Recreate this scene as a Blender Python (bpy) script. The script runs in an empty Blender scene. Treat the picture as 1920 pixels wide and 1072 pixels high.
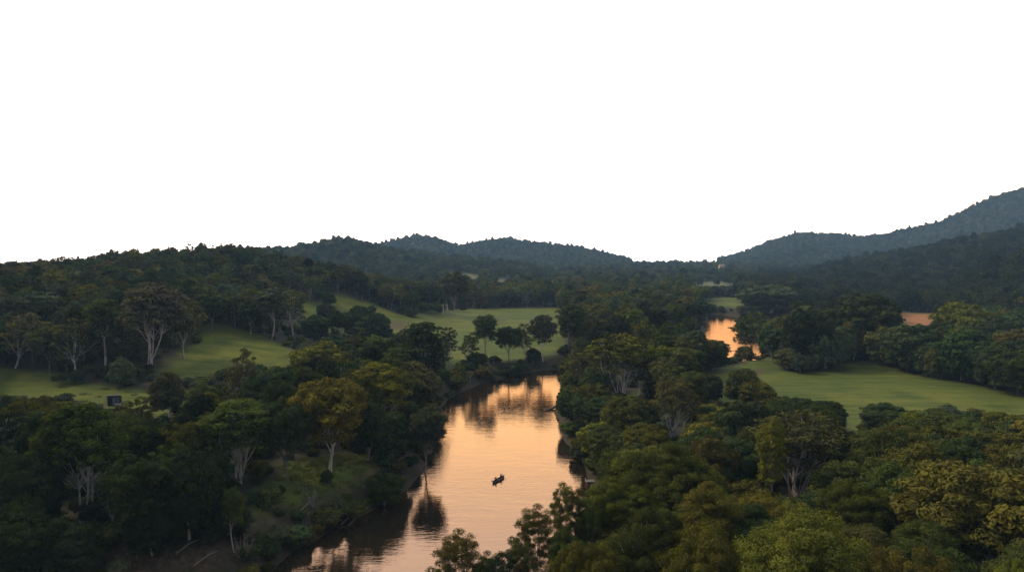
import bpy, bmesh, math, random
import numpy as np
from mathutils import Vector, Matrix, Euler

SC = bpy.context.scene
COL = SC.collection
rng = np.random.default_rng(11)
random.seed(11)

# ------------------------------------------------------------------ camera model
H_CAM, F_PX, PITCH = 50.0, 1280.0, math.atan((536 - 470) / 1280.0)
CP, SP = math.cos(PITCH), math.sin(PITCH)

def ray(px, py):
    u = (np.asarray(px, float) - 960) / F_PX
    v = (536 - np.asarray(py, float)) / F_PX
    d = np.stack([u, CP + v * SP, v * CP - SP], -1)
    return d / np.linalg.norm(d, axis=-1, keepdims=True)

def at_z(px, py, z=0.0):
    d = ray(px, py)
    t = (z - H_CAM) / d[..., 2]
    return d[..., 0] * t, d[..., 1] * t

def project(x, y, z):
    x, y, z = np.asarray(x, float), np.asarray(y, float), np.asarray(z, float) - H_CAM
    f = y * CP - z * SP
    u = y * SP + z * CP
    f = np.where(f < 1, 1, f)
    return 960 + F_PX * x / f, 536 - F_PX * u / f, f

cam_data = bpy.data.cameras.new('camera')
cam_data.sensor_width = 36.0
cam_data.lens = 36.0 * F_PX / 1920.0
cam_data.clip_end = 30000
cam_data.clip_start = 0.5
cam = bpy.data.objects.new('camera', cam_data)
COL.objects.link(cam)
cam.location = (0, 0, H_CAM)
cam.rotation_euler = (math.pi / 2 - PITCH, 0, 0)
SC.camera = cam

# ------------------------------------------------------------------ noise helpers
def _hash(i, j, s):
    n = (i * 374761393 + j * 668265263 + s * 974634) & 0xFFFFFFFF
    n = ((n ^ (n >> 13)) * 1274126177) & 0xFFFFFFFF
    return ((n ^ (n >> 16)) & 0xFFFF) / 65535.0

def vnoise(x, y, sc, s=0):
    x, y = np.asarray(x, float) / sc, np.asarray(y, float) / sc
    i, j = np.floor(x).astype(np.int64), np.floor(y).astype(np.int64)
    fx, fy = x - i, y - j
    fx, fy = fx * fx * (3 - 2 * fx), fy * fy * (3 - 2 * fy)
    a, b = _hash(i, j, s), _hash(i + 1, j, s)
    c, d = _hash(i, j + 1, s), _hash(i + 1, j + 1, s)
    return (a * (1 - fx) + b * fx) * (1 - fy) + (c * (1 - fx) + d * fx) * fy - 0.5

def sstep(a, b, x):
    t = np.clip((x - a) / (b - a), 0, 1)
    return t * t * (3 - 2 * t)

def sdist(x, y, poly):
    """signed distance to a polygon, negative inside"""
    x, y = np.asarray(x, float), np.asarray(y, float)
    best = np.full(x.shape, 1e18)
    inside = np.zeros(x.shape, bool)
    n = len(poly)
    for k in range(n):
        ax, ay = poly[k]; bx, by = poly[(k + 1) % n]
        ex, ey = bx - ax, by - ay
        t = np.clip(((x - ax) * ex + (y - ay) * ey) / (ex * ex + ey * ey + 1e-12), 0, 1)
        dx, dy = x - ax - t * ex, y - ay - t * ey
        best = np.minimum(best, dx * dx + dy * dy)
        if ay != by:
            cond = ((ay > y) != (by > y)) & (x < ex * (y - ay) / (by - ay) + ax)
            inside ^= cond
    return np.where(inside, -1, 1) * np.sqrt(best)

# ------------------------------------------------------------------ river outline (world, at water level)
def pxline(pts, z=0.0):
    X, Y = at_z([p[0] for p in pts], [p[1] for p in pts], z)
    return list(zip(X.tolist(), Y.tolist()))

FAR_BANK = [(480, 1090), (539, 1042), (594, 1010), (640, 982), (698, 955), (730, 941), (761, 920), (790, 888), (810, 850),
            (820, 800), (826, 764), (845, 747), (880, 729), (920, 714), (960, 704), (1010, 696), (1060, 691), (1130, 686), (1200, 680),
            (1262, 672), (1300, 655), (1320, 626), (1327, 589), (1360, 592), (1395, 598), (1450, 600), (1550, 598)]
NEAR_BANK = [(1550, 606), (1500, 613), (1465, 626), (1450, 645), (1440, 664), (1400, 688), (1340, 697), (1280, 700), (1200, 704),
             (1130, 708), (1080, 713), (1058, 724), (1046, 742), (1044, 770), (1050, 800), (1066, 832), (1090, 858), (1102, 885),
             (1106, 905), (1122, 960), (1100, 1040)]
RIVER = ([(-420, 8), (-260, 38), (-140, 65), (-78, 82)] + pxline(FAR_BANK) + pxline(NEAR_BANK)
         + [(2, 97), (-12, 86), (-40, 66), (-90, 44), (-160, 24), (-300, -12), (-420, -40)])

# ------------------------------------------------------------------ ground heights
# what the photo tells of the ground: pixel and height above the water
GP = [(212, 755, 6), (60, 780, 6), (0, 700, 9), (120, 705, 9), (300, 745, 6.5), (330, 700, 9), (270, 685, 10), (400, 690, 9), (540, 690, 7),
      (560, 655, 10), (480, 622, 17), (430, 605, 20), (390, 598, 22), (300, 600, 22), (180, 600, 22), (60, 605, 22), (-100, 605, 22), (-300, 620, 22), (-300, 710, 9),
      (200, 530, 32), (50, 540, 28), (-100, 546, 26), (-300, 546, 26), (350, 522, 34), (550, 627, 11), (470, 628, 10),
      (860, 580, 5), (960, 590, 5), (1050, 580, 5), (830, 640, 5), (760, 630, 6), (900, 672, 5.5), (620, 880, 5), (440, 900, 6), (300, 850, 6), (160, 960, 6),
      (700, 760, 5), (600, 760, 6), (480, 760, 6.5), (1450, 670, 5), (1900, 760, 5), (1650, 690, 5), (1500, 740, 5), (1400, 900, 5), (1800, 900, 5)]
GD = [(590, 545, 450), (650, 552, 450), (700, 566, 450), (745, 585, 450), (640, 602, 395), (700, 612, 370), (620, 572, 425), (540, 530, 440),
      (480, 515, 450), (400, 515, 450)]
_gx, _gy, _gz = [], [], []
for px, py, z in GP:
    a, b = at_z(px, py, z); _gx.append(float(a)); _gy.append(float(b)); _gz.append(z)
for px, py, dd in GD:
    d = ray(px, py); t = dd / math.hypot(d[0], d[1])
    _gx.append(d[0] * t); _gy.append(d[1] * t); _gz.append(H_CAM + d[2] * t)
_gx, _gy, _gz = map(np.array, (_gx, _gy, _gz))
_SIG = 75.0
_K = np.exp(-((_gx[:, None] - _gx) ** 2 + (_gy[:, None] - _gy) ** 2) / (2 * _SIG ** 2))
_W = np.linalg.solve(_K + 0.06 * np.eye(len(_gx)), _gz - 5.0)

# ridges: (distance, front width, back width, tree height, [(px, crest y)...])
RIDGES = [
    (1250, 430, 500, 15, [(-400, 515), (0, 505), (200, 492), (300, 480), (370, 467), (460, 462), (540, 459), (590, 452), (625, 442), (670, 445), (715, 458), (800, 470), (900, 484), (1000, 492), (1040, 520)]),
    (2250, 600, 600, 15, [(480, 540), (560, 500), (640, 470), (700, 458), (735, 450), (785, 440), (820, 447), (860, 459), (905, 451), (940, 448), (1000, 455), (1060, 460), (1100, 466), (1150, 477), (1200, 492), (1240, 520)]),
    (2500, 700, 700, 15, [(1230, 520), (1290, 498), (1345, 486), (1400, 470), (1450, 449), (1500, 434), (1560, 438), (1620, 441), (1700, 430), (1760, 414), (1800, 395), (1850, 370), (1900, 361), (1980, 352), (2200, 330), (2600, 350)]),
    (1250, 520, 500, 16, [(1380, 530), (1460, 515), (1520, 498), (1600, 480), (1700, 462), (1800, 440), (1880, 424), (1930, 415), (2100, 390), (2500, 370)]),
    (760, 240, 300, 16, [(1690, 575), (1740, 545), (1790, 512), (1850, 490), (1920, 470), (2050, 445), (2400, 430)]),
]
def _ridge(x, y):
    r = np.hypot(x, y) + 1e-6
    pxx = 960 + F_PX * np.tan(np.clip(np.arctan2(x, y), -1.2, 1.2)) / CP
    out = np.zeros(np.shape(r))
    for R, wf, wb, th, pts in RIDGES:
        P = np.array(pts, float)
        d = ray(P[:, 0], P[:, 1])
        zc = H_CAM + d[:, 2] / np.hypot(d[:, 0], d[:, 1]) * R - th
        h = np.interp(pxx, P[:, 0], zc - 5.0)
        h = np.maximum(h, 0)
        wob = R + 0.12 * wf * vnoise(x, y, wf * 0.5, 5)
        q = np.where(r < wob, (wob - r) / wf, (r - wob) / wb)
        prof = np.exp(-(q * 1.55) ** 2) - 0.09
        side = np.where(y > 0, 1.0, 0.0)
        out = np.maximum(out, h * np.maximum(prof, 0) / 0.91 * side)
    return out

def terrain(x, y, full=False):
    x, y = np.asarray(x, float), np.asarray(y, float)
    shp = x.shape
    x, y = x.ravel(), y.ravel()
    h = np.full(x.shape, 5.0)
    r = np.hypot(x, y)
    m = r < 900
    if m.any():
        xx, yy = x[m], y[m]
        acc = np.zeros(xx.shape)
        for gx, gy, w in zip(_gx, _gy, _W):
            acc += w * np.exp(-((xx - gx) ** 2 + (yy - gy) ** 2) / (2 * _SIG ** 2))
        h[m] += acc
    h = np.maximum(h, 3.6)
    h = h - 0.02 * np.maximum(r - 1750, 0)
    rid = _ridge(x, y) * (1 + 0.16 * vnoise(x, y, 170, 7) + 0.1 * vnoise(x, y, 80, 8))
    h = np.where(rid > 0.3, np.maximum(h, 5.0 + rid), h) + 0.25 * np.minimum(h - 5.0, rid).clip(0)
    amp = 0.35 + 0.02 * np.maximum(h - 5, 0)
    h = h + amp * (vnoise(x, y, 23, 1) + 0.5 * vnoise(x, y, 9, 2)) + 0.9 * vnoise(x, y, 60, 3)
    s = np.full(x.shape, 999.0)
    m = (r < 800)
    if m.any():
        s[m] = sdist(x[m], y[m], RIVER) + 1.6 * vnoise(x[m], y[m], 11, 9) + 0.8 * vnoise(x[m], y[m], 4, 10)
    w = np.where((y > 240) & (x < 45), 6.0, 11.0) + 3 * vnoise(x, y, 30, 4)
    t = np.clip(s / w, 0, 1); t = t * (2 - t) * 0.55 + 0.45 * t * t * (3 - 2 * t)
    z = np.where(s > 0, 0.02 + (h - 0.02) * t, -1.6 * sstep(0, 5, -s))
    if full:
        return z.reshape(shp), s.reshape(shp)
    return z.reshape(shp)

_STEPS = np.geomspace(35, 4500, 700)
def on_ground(px, py):
    """where the line of sight through a pixel meets the ground"""
    px, py = np.atleast_1d(np.asarray(px, float)), np.atleast_1d(np.asarray(py, float))
    d = ray(px, py)
    hl = np.hypot(d[:, 0], d[:, 1])
    T = _STEPS[None, :] / hl[:, None]
    X, Y, Z = d[:, 0:1] * T, d[:, 1:2] * T, H_CAM + d[:, 2:3] * T
    g = terrain(X, Y)
    below = Z < g
    k = np.where(below.any(1), below.argmax(1), len(_STEPS) - 1)
    k0 = np.maximum(k - 1, 0)
    i = np.arange(len(px))
    e0, e1 = (Z - g)[i, k0], (Z - g)[i, k]
    f = np.clip(e0 / (e0 - e1 + 1e-9), 0, 1)
    t = T[i, k0] * (1 - f) + T[i, k] * f
    return d[:, 0] * t, d[:, 1] * t

def densify(pts, step=22):
    out = []
    for (ax, ay), (bx, by) in zip(pts, pts[1:] + pts[:1]):
        n = max(1, int(math.hypot(bx - ax, by - ay) / step))
        out += [(ax + (bx - ax) * k / n, ay + (by - ay) * k / n) for k in range(n)]
    return out

def ground_poly(pts):
    p = densify(pts)
    X, Y = on_ground([q[0] for q in p], [q[1] for q in p])
    return list(zip(X.tolist(), Y.tolist()))

# open ground seen in the photo: (kind, soft edge in metres, outline in pixels)
OPEN_PX = [
    ('grass', 2.5, [(478, 962), (500, 905), (545, 868), (620, 850), (690, 856), (712, 872), (650, 925), (575, 958), (505, 968)]),
    ('soil', 2.0, [(190, 1072), (215, 1030), (270, 1005), (330, 1025), (420, 1012), (432, 1040), (400, 1080), (250, 1100)]),
    ('grass', 3, [(395, 601), (480, 626), (562, 660), (545, 690), (490, 702), (420, 700), (350, 716), (300, 706), (290, 688), (345, 668), (372, 636)]),
    ('grass', 3, [(-40, 690), (40, 692), (110, 705), (190, 722), (300, 738), (330, 720), (345, 735), (300, 792), (230, 776), (120, 748), (40, 752), (-40, 745)]),
    ('grass', 4, [(596, 549), (650, 555), (700, 568), (745, 588), (800, 584), (860, 580), (960, 577), (1050, 577), (1058, 640), (1045, 664), (900, 682), (838, 690), (825, 640), (760, 628), (700, 636), (640, 625), (610, 590)]),
    ('grass', 3, [(545, 548), (600, 575), (640, 600), (660, 630), (610, 628), (570, 595)]),
    ('gold', 6, [(838, 508), (900, 516), (985, 531), (965, 535), (900, 527), (845, 521)]),
    ('gold', 16, [(1296, 530), (1340, 528), (1374, 528), (1370, 535), (1310, 537)]),
    ('grass', 6, [(1326, 559), (1392, 556), (1392, 578), (1330, 572)]),
    ('gold', 4, [(1672, 583), (1757, 588), (1757, 613), (1680, 612)]),
    ('soil', 4, [(1672, 586), (1757, 591), (1757, 612), (1680, 611)]),
    ('grass', 3, [(1296, 707), (1340, 692), (1450, 668), (1480, 694), (1540, 692), (1600, 676), (1650, 676), (1700, 697), (1800, 718), (1920, 738), (2040, 760), (2040, 812), (1920, 786),
                  (1800, 782), (1700, 800), (1640, 818), (1590, 818), (1560, 770), (1470, 744), (1400, 748), (1345, 765), (1310, 740)]),
    ('grass', 1.5, [(1170, 742), (1195, 735), (1202, 752), (1180, 760)]),
]
OPEN = [(k, e, ground_poly(p)) for k, e, p in OPEN_PX]
SOIL_PX = [(3.0, [(725, 600), (765, 603), (750, 618), (722, 615)]), (2.5, [(628, 596), (690, 610), (672, 618), (640, 606)]),
           (1.2, [(1410, 696), (1424, 691), (1432, 698), (1420, 703)]), (1.0, [(1398, 702), (1412, 700), (1425, 707), (1410, 708)])]
SOILS = [(e, ground_poly(p)) for e, p in SOIL_PX]
# foot track along the left bank
TRK = on_ground([432, 470, 520, 560, 590, 615, 650, 690, 712], [992, 984, 970, 958, 945, 930, 912, 888, 872])
TRACK = list(zip(TRK[0].tolist(), TRK[1].tolist()))

def zones(x, y):
    g, s, o = np.zeros(x.shape), np.zeros(x.shape), np.zeros(x.shape)
    nz = vnoise(x, y, 7, 21) + 0.6 * vnoise(x, y, 2.5, 22)
    for k, e, poly in OPEN:
        P = np.array(poly)
        m = (x > P[:, 0].min() - 3 * e) & (x < P[:, 0].max() + 3 * e) & (y > P[:, 1].min() - 3 * e) & (y < P[:, 1].max() + 3 * e)
        if not m.any():
            continue
        w = 1 - sstep(-e, e, sdist(x[m], y[m], poly) + 1.6 * e * nz[m])
        t = {'grass': g, 'soil': s, 'gold': o}[k]
        t[m] = np.maximum(t[m], w)
    for e, poly in SOILS:
        P = np.array(poly)
        m = (x > P[:, 0].min() - 9) & (x < P[:, 0].max() + 9) & (y > P[:, 1].min() - 9) & (y < P[:, 1].max() + 9)
        if m.any():
            s[m] = np.maximum(s[m], 0.8 * (1 - sstep(-e, e, sdist(x[m], y[m], poly) + 1.6 * e * nz[m])))
    best = np.full(x.shape, 1e9)
    for (ax, ay), (bx, by) in zip(TRACK, TRACK[1:]):
        ex, ey = bx - ax, by - ay
        t = np.clip(((x - ax) * ex + (y - ay) * ey) / (ex * ex + ey * ey), 0, 1)
        best = np.minimum(best, np.hypot(x - ax - t * ex, y - ay - t * ey))
    s = np.maximum(s, 0.55 * (1 - sstep(0.15, 0.9, best + 0.8 * nz)))
    return g, s, o

# ------------------------------------------------------------------ materials
def new_mat(name):
    m = bpy.data.materials.new(name)
    m.use_nodes = True
    nt = m.node_tree
    nt.nodes.clear()
    out = nt.nodes.new('ShaderNodeOutputMaterial')
    return m, nt, out

def N(nt, kind, **kw):
    n = nt.nodes.new(kind)
    for k, v in kw.items():
        if k in ('inputs',):
            for kk, vv in v.items():
                n.inputs[kk].default_value = vv
        else:
            setattr(n, k, v)
    return n

def mixc(nt, a, b, fac, blend='MIX'):
    n = nt.nodes.new('ShaderNodeMix'); n.data_type = 'RGBA'; n.blend_type = blend
    for sock, v in ((n.inputs[6], a), (n.inputs[7], b), (n.inputs[0], fac)):
        if isinstance(v, (int, float)):
            sock.default_value = v
        elif isinstance(v, (tuple, list)):
            sock.default_value = (*v[:3], 1)
        else:
            nt.links.new(v, sock)
    return n.outputs[2]

def mth(nt, op, a, b=0.0, clamp=False):
    n = nt.nodes.new('ShaderNodeMath'); n.operation = op; n.use_clamp = clamp
    for s, v in zip(n.inputs, (a, b)):
        if isinstance(v, (int, float)):
            s.default_value = v
        else:
            nt.links.new(v, s)
    return n.outputs[0]

def noise(nt, scale, detail=3, vec=None, rough=0.55):
    n = N(nt, 'ShaderNodeTexNoise')
    n.inputs['Scale'].default_value = scale
    n.inputs['Detail'].default_value = detail
    n.inputs['Roughness'].default_value = rough
    if vec is not None:
        nt.links.new(vec, n.inputs['Vector'])
    return n

def ramp(nt, fac, stops):
    n = N(nt, 'ShaderNodeValToRGB')
    while len(n.color_ramp.elements) < len(stops):
        n.color_ramp.elements.new(0.5)
    for e, (p, c) in zip(n.color_ramp.elements, stops):
        e.position = p; e.color = (*c, 1)
    nt.links.new(fac, n.inputs[0])
    return n.outputs[0]

def simple_mat(name, col, rough=0.8, var=0.25, scale=6.0, metal=0.0):
    m, nt, out = new_mat(name)
    tc = N(nt, 'ShaderNodeTexCoord')
    n = noise(nt, scale, 4, tc.outputs['Object'])
    c = mixc(nt, tuple(v * (1 - var) for v in col), tuple(v * (1 + var) for v in col), n.outputs['Fac'])
    b = N(nt, 'ShaderNodeBsdfPrincipled', inputs={'Roughness': rough, 'Metallic': metal})
    nt.links.new(c, b.inputs['Base Color'])
    nt.links.new(b.outputs[0], out.inputs[0])
    return m

# ground
def ground_material():
    m, nt, out = new_mat('ground')
    geo = N(nt, 'ShaderNodeNewGeometry')
    P = geo.outputs['Position']
    at = N(nt, 'ShaderNodeAttribute', attribute_name='cover')
    sep = N(nt, 'ShaderNodeSeparateColor')
    nt.links.new(at.outputs['Color'], sep.inputs[0])
    big = noise(nt, 0.02, 4, P).outputs['Fac']
    mid = noise(nt, 0.12, 5, P).outputs['Fac']
    fine = noise(nt, 1.3, 5, P, 0.65).outputs['Fac']
    mp = N(nt, 'ShaderNodeMapping'); mp.inputs['Scale'].default_value = (0.035, 0.30, 0.1); mp.inputs['Rotation'].default_value = (0, 0, 0.12)
    nt.links.new(P, mp.inputs['Vector'])
    streak = noise(nt, 1.0, 4, mp.outputs[0]).outputs['Fac']
    floor = mixc(nt, (0.020, 0.021, 0.012), (0.045, 0.038, 0.022), fine)
    g = ramp(nt, mid, [(0.33, G_COL[0]), (0.50, G_COL[1]), (0.66, G_COL[2])])
    g = mixc(nt, g, (0.046, 0.068, 0.012), mth(nt, 'MULTIPLY', ramp(nt, big, [(0.42, (0, 0, 0)), (0.58, (1, 1, 1))]), 0.75))
    g = mixc(nt, g, (0.125, 0.122, 0.024), mth(nt, 'MULTIPLY', ramp(nt, streak, [(0.42, (0, 0, 0)), (0.72, (1, 1, 1))]), 0.45))
    g = mixc(nt, g, ramp(nt, streak, [(0.34, (0.82, 0.86, 0.88)), (0.5, (1, 1, 1)), (0.7, (1.07, 1.04, 1.0))]), 1.0, 'MULTIPLY')
    g = mixc(nt, g, (0.03, 0.04, 0.014), mth(nt, 'MULTIPLY', ramp(nt, fine, [(0.5, (0, 0, 0)), (0.8, (1, 1, 1))]), 0.5))
    soil = mixc(nt, (0.032, 0.024, 0.015), (0.115, 0.08, 0.05), ramp(nt, fine, [(0.35, (0, 0, 0)), (0.7, (1, 1, 1))]))
    gold = mixc(nt, (0.070, 0.068, 0.024), (0.105, 0.096, 0.034), mid)
    sg = mixc(nt, gold, (0.25, 0.115, 0.045), sep.outputs[1])
    c = mixc(nt, floor, g, sep.outputs[0])
    c = mixc(nt, c, soil, sep.outputs[1])
    c = mixc(nt, c, sg, sep.outputs[2])
    b = N(nt, 'ShaderNodeBsdfPrincipled', inputs={'Roughness': 0.95, 'Specular IOR Level': 0.1})
    nt.links.new(c, b.inputs['Base Color'])
    bp = N(nt, 'ShaderNodeBump', inputs={'Strength': 0.7, 'Distance': 0.5})
    nt.links.new(mth(nt, 'ADD', fine, mth(nt, 'MULTIPLY', mid, 2.0)), bp.inputs['Height'])
    nt.links.new(bp.outputs[0], b.inputs['Normal'])
    nt.links.new(b.outputs[0], out.inputs[0])
    return m
G_COL = [(0.040, 0.058, 0.008), (0.072, 0.086, 0.010), (0.102, 0.102, 0.014)]

def leaf_material(name, instanced):
    m, nt, out = new_mat(name)
    if instanced:
        a = N(nt, 'ShaderNodeAttribute', attribute_name='leaf_colour', attribute_type='INSTANCER')
        base = a.outputs['Color']
    else:
        base = N(nt, 'ShaderNodeObjectInfo').outputs['Color']
    t = N(nt, 'ShaderNodeAttribute', attribute_name='tint')
    c = mixc(nt, base, ramp(nt, t.outputs['Fac'], [(0.0, (0.6, 0.66, 0.75)), (0.5, (1, 1, 1)), (1.0, (1.45, 1.42, 1.05))]), 1.0, 'MULTIPLY')
    d = N(nt, 'ShaderNodeBsdfDiffuse'); nt.links.new(c, d.inputs[0])
    tr = N(nt, 'ShaderNodeBsdfTranslucent'); nt.links.new(mixc(nt, c, (1.25, 1.15, 0.5), 1.0, 'MULTIPLY'), tr.inputs[0])
    mx = N(nt, 'ShaderNodeMixShader'); mx.inputs[0].default_value = 0.12
    nt.links.new(d.outputs[0], mx.inputs[1]); nt.links.new(tr.outputs[0], mx.inputs[2])
    nt.links.new(mx.outputs[0], out.inputs[0])
    return m

def bark_material(name, instanced):
    m, nt, out = new_mat(name)
    tc = N(nt, 'ShaderNodeTexCoord')
    mp = N(nt, 'ShaderNodeMapping'); mp.inputs['Scale'].default_value = (1.2, 1.2, 0.25)
    nt.links.new(tc.outputs['Object'], mp.inputs['Vector'])
    n = noise(nt, 1.6, 5, mp.outputs[0]).outputs['Fac']
    if instanced:
        c = ramp(nt, n, [(0.35, (0.10, 0.08, 0.06)), (0.6, (0.30, 0.27, 0.23))])
    else:
        base = N(nt, 'ShaderNodeObjectInfo').outputs['Color']
        c = mixc(nt, base, ramp(nt, n, [(0.33, (0.35, 0.30, 0.26)), (0.5, (1, 1, 1)), (0.8, (1.2, 1.18, 1.15))]), 1.0, 'MULTIPLY')
    b = N(nt, 'ShaderNodeBsdfPrincipled', inputs={'Roughness': 0.85, 'Specular IOR Level': 0.15})
    nt.links.new(c, b.inputs['Base Color']); nt.links.new(b.outputs[0], out.inputs[0])
    return m

def water_material():
    m, nt, out = new_mat('river_water')
    geo = N(nt, 'ShaderNodeNewGeometry')
    P = geo.outputs['Position']
    mp = N(nt, 'ShaderNodeMapping'); mp.inputs['Scale'].default_value = (0.32, 1.2, 1.0); mp.inputs['Rotation'].default_value = (0, 0, 0.1)
    nt.links.new(P, mp.inputs['Vector'])
    a = noise(nt, 1.6, 3, mp.outputs[0]).outputs['Fac']
    b_ = noise(nt, 0.35, 3, mp.outputs[0]).outputs['Fac']
    patch = ramp(nt, noise(nt, 0.03, 3, P).outputs['Fac'], [(0.35, (0.45, 0.45, 0.45)), (0.65, (1, 1, 1))])
    h = mth(nt, 'MULTIPLY', mth(nt, 'ADD', mth(nt, 'MULTIPLY', a, 0.5), b_), patch)
    # ripples spreading from the canoe
    sub = N(nt, 'ShaderNodeVectorMath', operation='SUBTRACT'); nt.links.new(P, sub.inputs[0]); sub.inputs[1].default_value = (*CAN_XY, 0)
    ln = N(nt, 'ShaderNodeVectorMath', operation='LENGTH'); nt.links.new(sub.outputs[0], ln.inputs[0])
    wob = mth(nt, 'ADD', ln.outputs['Value'], mth(nt, 'MULTIPLY', b_, 7.0))
    ring = mth(nt, 'SINE', mth(nt, 'MULTIPLY', wob, 3.6))
    fade = ramp(nt, mth(nt, 'DIVIDE', ln.outputs['Value'], 20.0), [(0.0, (1, 1, 1)), (0.35, (0.5, 0.5, 0.5)), (1.0, (0, 0, 0))])
    h = mth(nt, 'ADD', h, mth(nt, 'MULTIPLY', mth(nt, 'MULTIPLY', ring, fade), 0.075))
    bp = N(nt, 'ShaderNodeBump', inputs={'Strength': 1.0, 'Distance': 0.06})
    nt.links.new(h, bp.inputs['Height'])
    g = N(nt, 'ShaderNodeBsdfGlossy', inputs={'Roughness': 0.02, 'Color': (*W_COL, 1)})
    d = N(nt, 'ShaderNodeBsdfDiffuse', inputs={'Color': (0.009, 0.0075, 0.0045, 1)})
    nt.links.new(bp.outputs[0], g.inputs['Normal'])
    ad = N(nt, 'ShaderNodeAddShader')
    nt.links.new(g.outputs[0], ad.inputs[0]); nt.links.new(d.outputs[0], ad.inputs[1])
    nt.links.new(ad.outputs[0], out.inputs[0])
    return m
_t = at_z(933.0, 900.0, 0.0); CAN_XY = (float(_t[0]), float(_t[1]))
W_COL = (0.44, 0.245, 0.115)  # orange of the reflected evening sky put into the gloss colour

M_GROUND = ground_material()
M_LEAF, M_LEAF_I = leaf_material('foliage', False), leaf_material('wood_foliage', True)
M_BARK, M_BARK_I = bark_material('bark', False), bark_material('wood_bark', True)
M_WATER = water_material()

# ------------------------------------------------------------------ small mesh helpers
def mesh_np(name, V, Fq, mat=None, attrs=None, smooth=False):
    me = bpy.data.meshes.new(name)
    V = np.asarray(V, np.float32)
    Fq = np.asarray(Fq, np.int32)
    k = Fq.shape[1]
    me.vertices.add(len(V)); me.vertices.foreach_set('co', V.ravel())
    me.loops.add(Fq.size); me.loops.foreach_set('vertex_index', Fq.ravel())
    me.polygons.add(len(Fq)); me.polygons.foreach_set('loop_start', np.arange(0, Fq.size, k, dtype=np.int32))
    for an, (dom, typ, arr) in (attrs or {}).items():
        a = me.attributes.new(an, typ, dom)
        a.data.foreach_set('color' if 'COLOR' in typ else ('vector' if typ == 'FLOAT_VECTOR' else 'value'), np.asarray(arr, np.float32).ravel())
    if smooth:
        me.polygons.foreach_set('use_smooth', np.ones(len(Fq), bool))
    me.update(calc_edges=True)
    if mat:
        me.materials.append(mat)
    return me

def link(name, data, parent=None, **props):
    o = bpy.data.objects.new(name, data)
    COL.objects.link(o)
    if parent is not None:
        o.parent = parent
    for k, v in props.items():
        o[k] = v
    return o

def tube(V, Fc, pts, rad, sides=6):
    """append a tapered tube along pts"""
    pts = np.asarray(pts, float)
    n = len(pts)
    base = len(V)
    for i in range(n):
        t = pts[min(i + 1, n - 1)] - pts[max(i - 1, 0)]
        t /= np.linalg.norm(t) + 1e-9
        u = np.cross(t, (0.31, 0.9, 0.12)); u /= np.linalg.norm(u) + 1e-9
        w = np.cross(t, u)
        for k in range(sides):
            a = 2 * math.pi * k / sides
            V.append(pts[i] + rad[i] * (math.cos(a) * u + math.sin(a) * w))
    for i in range(n - 1):
        for k in range(sides):
            k2 = (k + 1) % sides
            Fc.append((base + i * sides + k, base + i * sides + k2, base + (i + 1) * sides + k2, base + (i + 1) * sides + k))

def bm_box(bm, c, s, rot=None):
    r = bmesh.ops.create_cube(bm, size=1.0)
    M = Matrix.Translation(c) @ (rot.to_matrix().to_4x4() if rot else Matrix()) @ Matrix.Diagonal((*s, 1))
    bmesh.ops.transform(bm, matrix=M, verts=r['verts'])
    return r['verts']

def bm_obj(name, bm, mat, parent=None, bevel=0.0, **props):
    if bevel:
        bmesh.ops.bevel(bm, geom=bm.edges[:], offset=bevel, segments=2, affect='EDGES', clamp_overlap=True)
    me = bpy.data.meshes.new(name)
    bm.to_mesh(me); bm.free()
    me.materials.append(mat)
    return link(name, me, parent, **props)

def empty(name, loc, rz=0.0, **props):
    o = link(name, None, None, **props)
    o.location = loc; o.rotation_euler = (0, 0, rz)
    o.empty_display_size = 0.5
    return o

# ------------------------------------------------------------------ ground sheet
az_in = np.linspace(-47, 47, 860)
az = np.radians(np.concatenate([np.linspace(-180, -50, 66), az_in, np.linspace(50, 180, 66)]))
rad = np.concatenate([[0.5, 10, 20, 30], np.geomspace(38, 900, 420), np.geomspace(905, 6000, 150)])
A, R = np.meshgrid(az, rad)
GX, GY = R * np.sin(A), R * np.cos(A)
GZ, GS = terrain(GX, GY, True)
gz, so, go = zones(GX.ravel(), GY.ravel())
gs = GS.ravel()
# bare earth of the cut banks beside the water
bank = (1 - sstep(0.5, 5.0, gs)) * 0.35 * (0.6 + 1.2 * vnoise(GX.ravel(), GY.ravel(), 6, 31))
so = np.maximum(so, np.clip(bank, 0, 1))
gz = gz * sstep(3, 7, gs)
nr, na = R.shape
idx = np.arange(nr * na).reshape(nr, na)
Fg = np.stack([idx[:-1, :-1], idx[:-1, 1:], idx[1:, 1:], idx[1:, :-1]], -1).reshape(-1, 4)[:, ::-1]
cov = np.stack([gz, so, go, np.ones_like(gz)], -1)
me = mesh_np('ground', np.stack([GX.ravel(), GY.ravel(), GZ.ravel()], -1), Fg, M_GROUND, {'cover': ('POINT', 'FLOAT_COLOR', cov)}, True)
link('ground', me, None, kind='structure', label='valley floor and hills with pasture, bare banks and forest floor')

# river sheet
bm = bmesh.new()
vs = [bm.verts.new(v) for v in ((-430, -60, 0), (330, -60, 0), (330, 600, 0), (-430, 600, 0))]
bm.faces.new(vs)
bm_obj('river', bm, M_WATER, None, kind='structure', label='winding river with evening-sky orange tinted into its reflections')

# ------------------------------------------------------------------ tree prototypes
def norm(v):
    return v / (np.linalg.norm(v, axis=-1, keepdims=True) + 1e-9)

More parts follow.
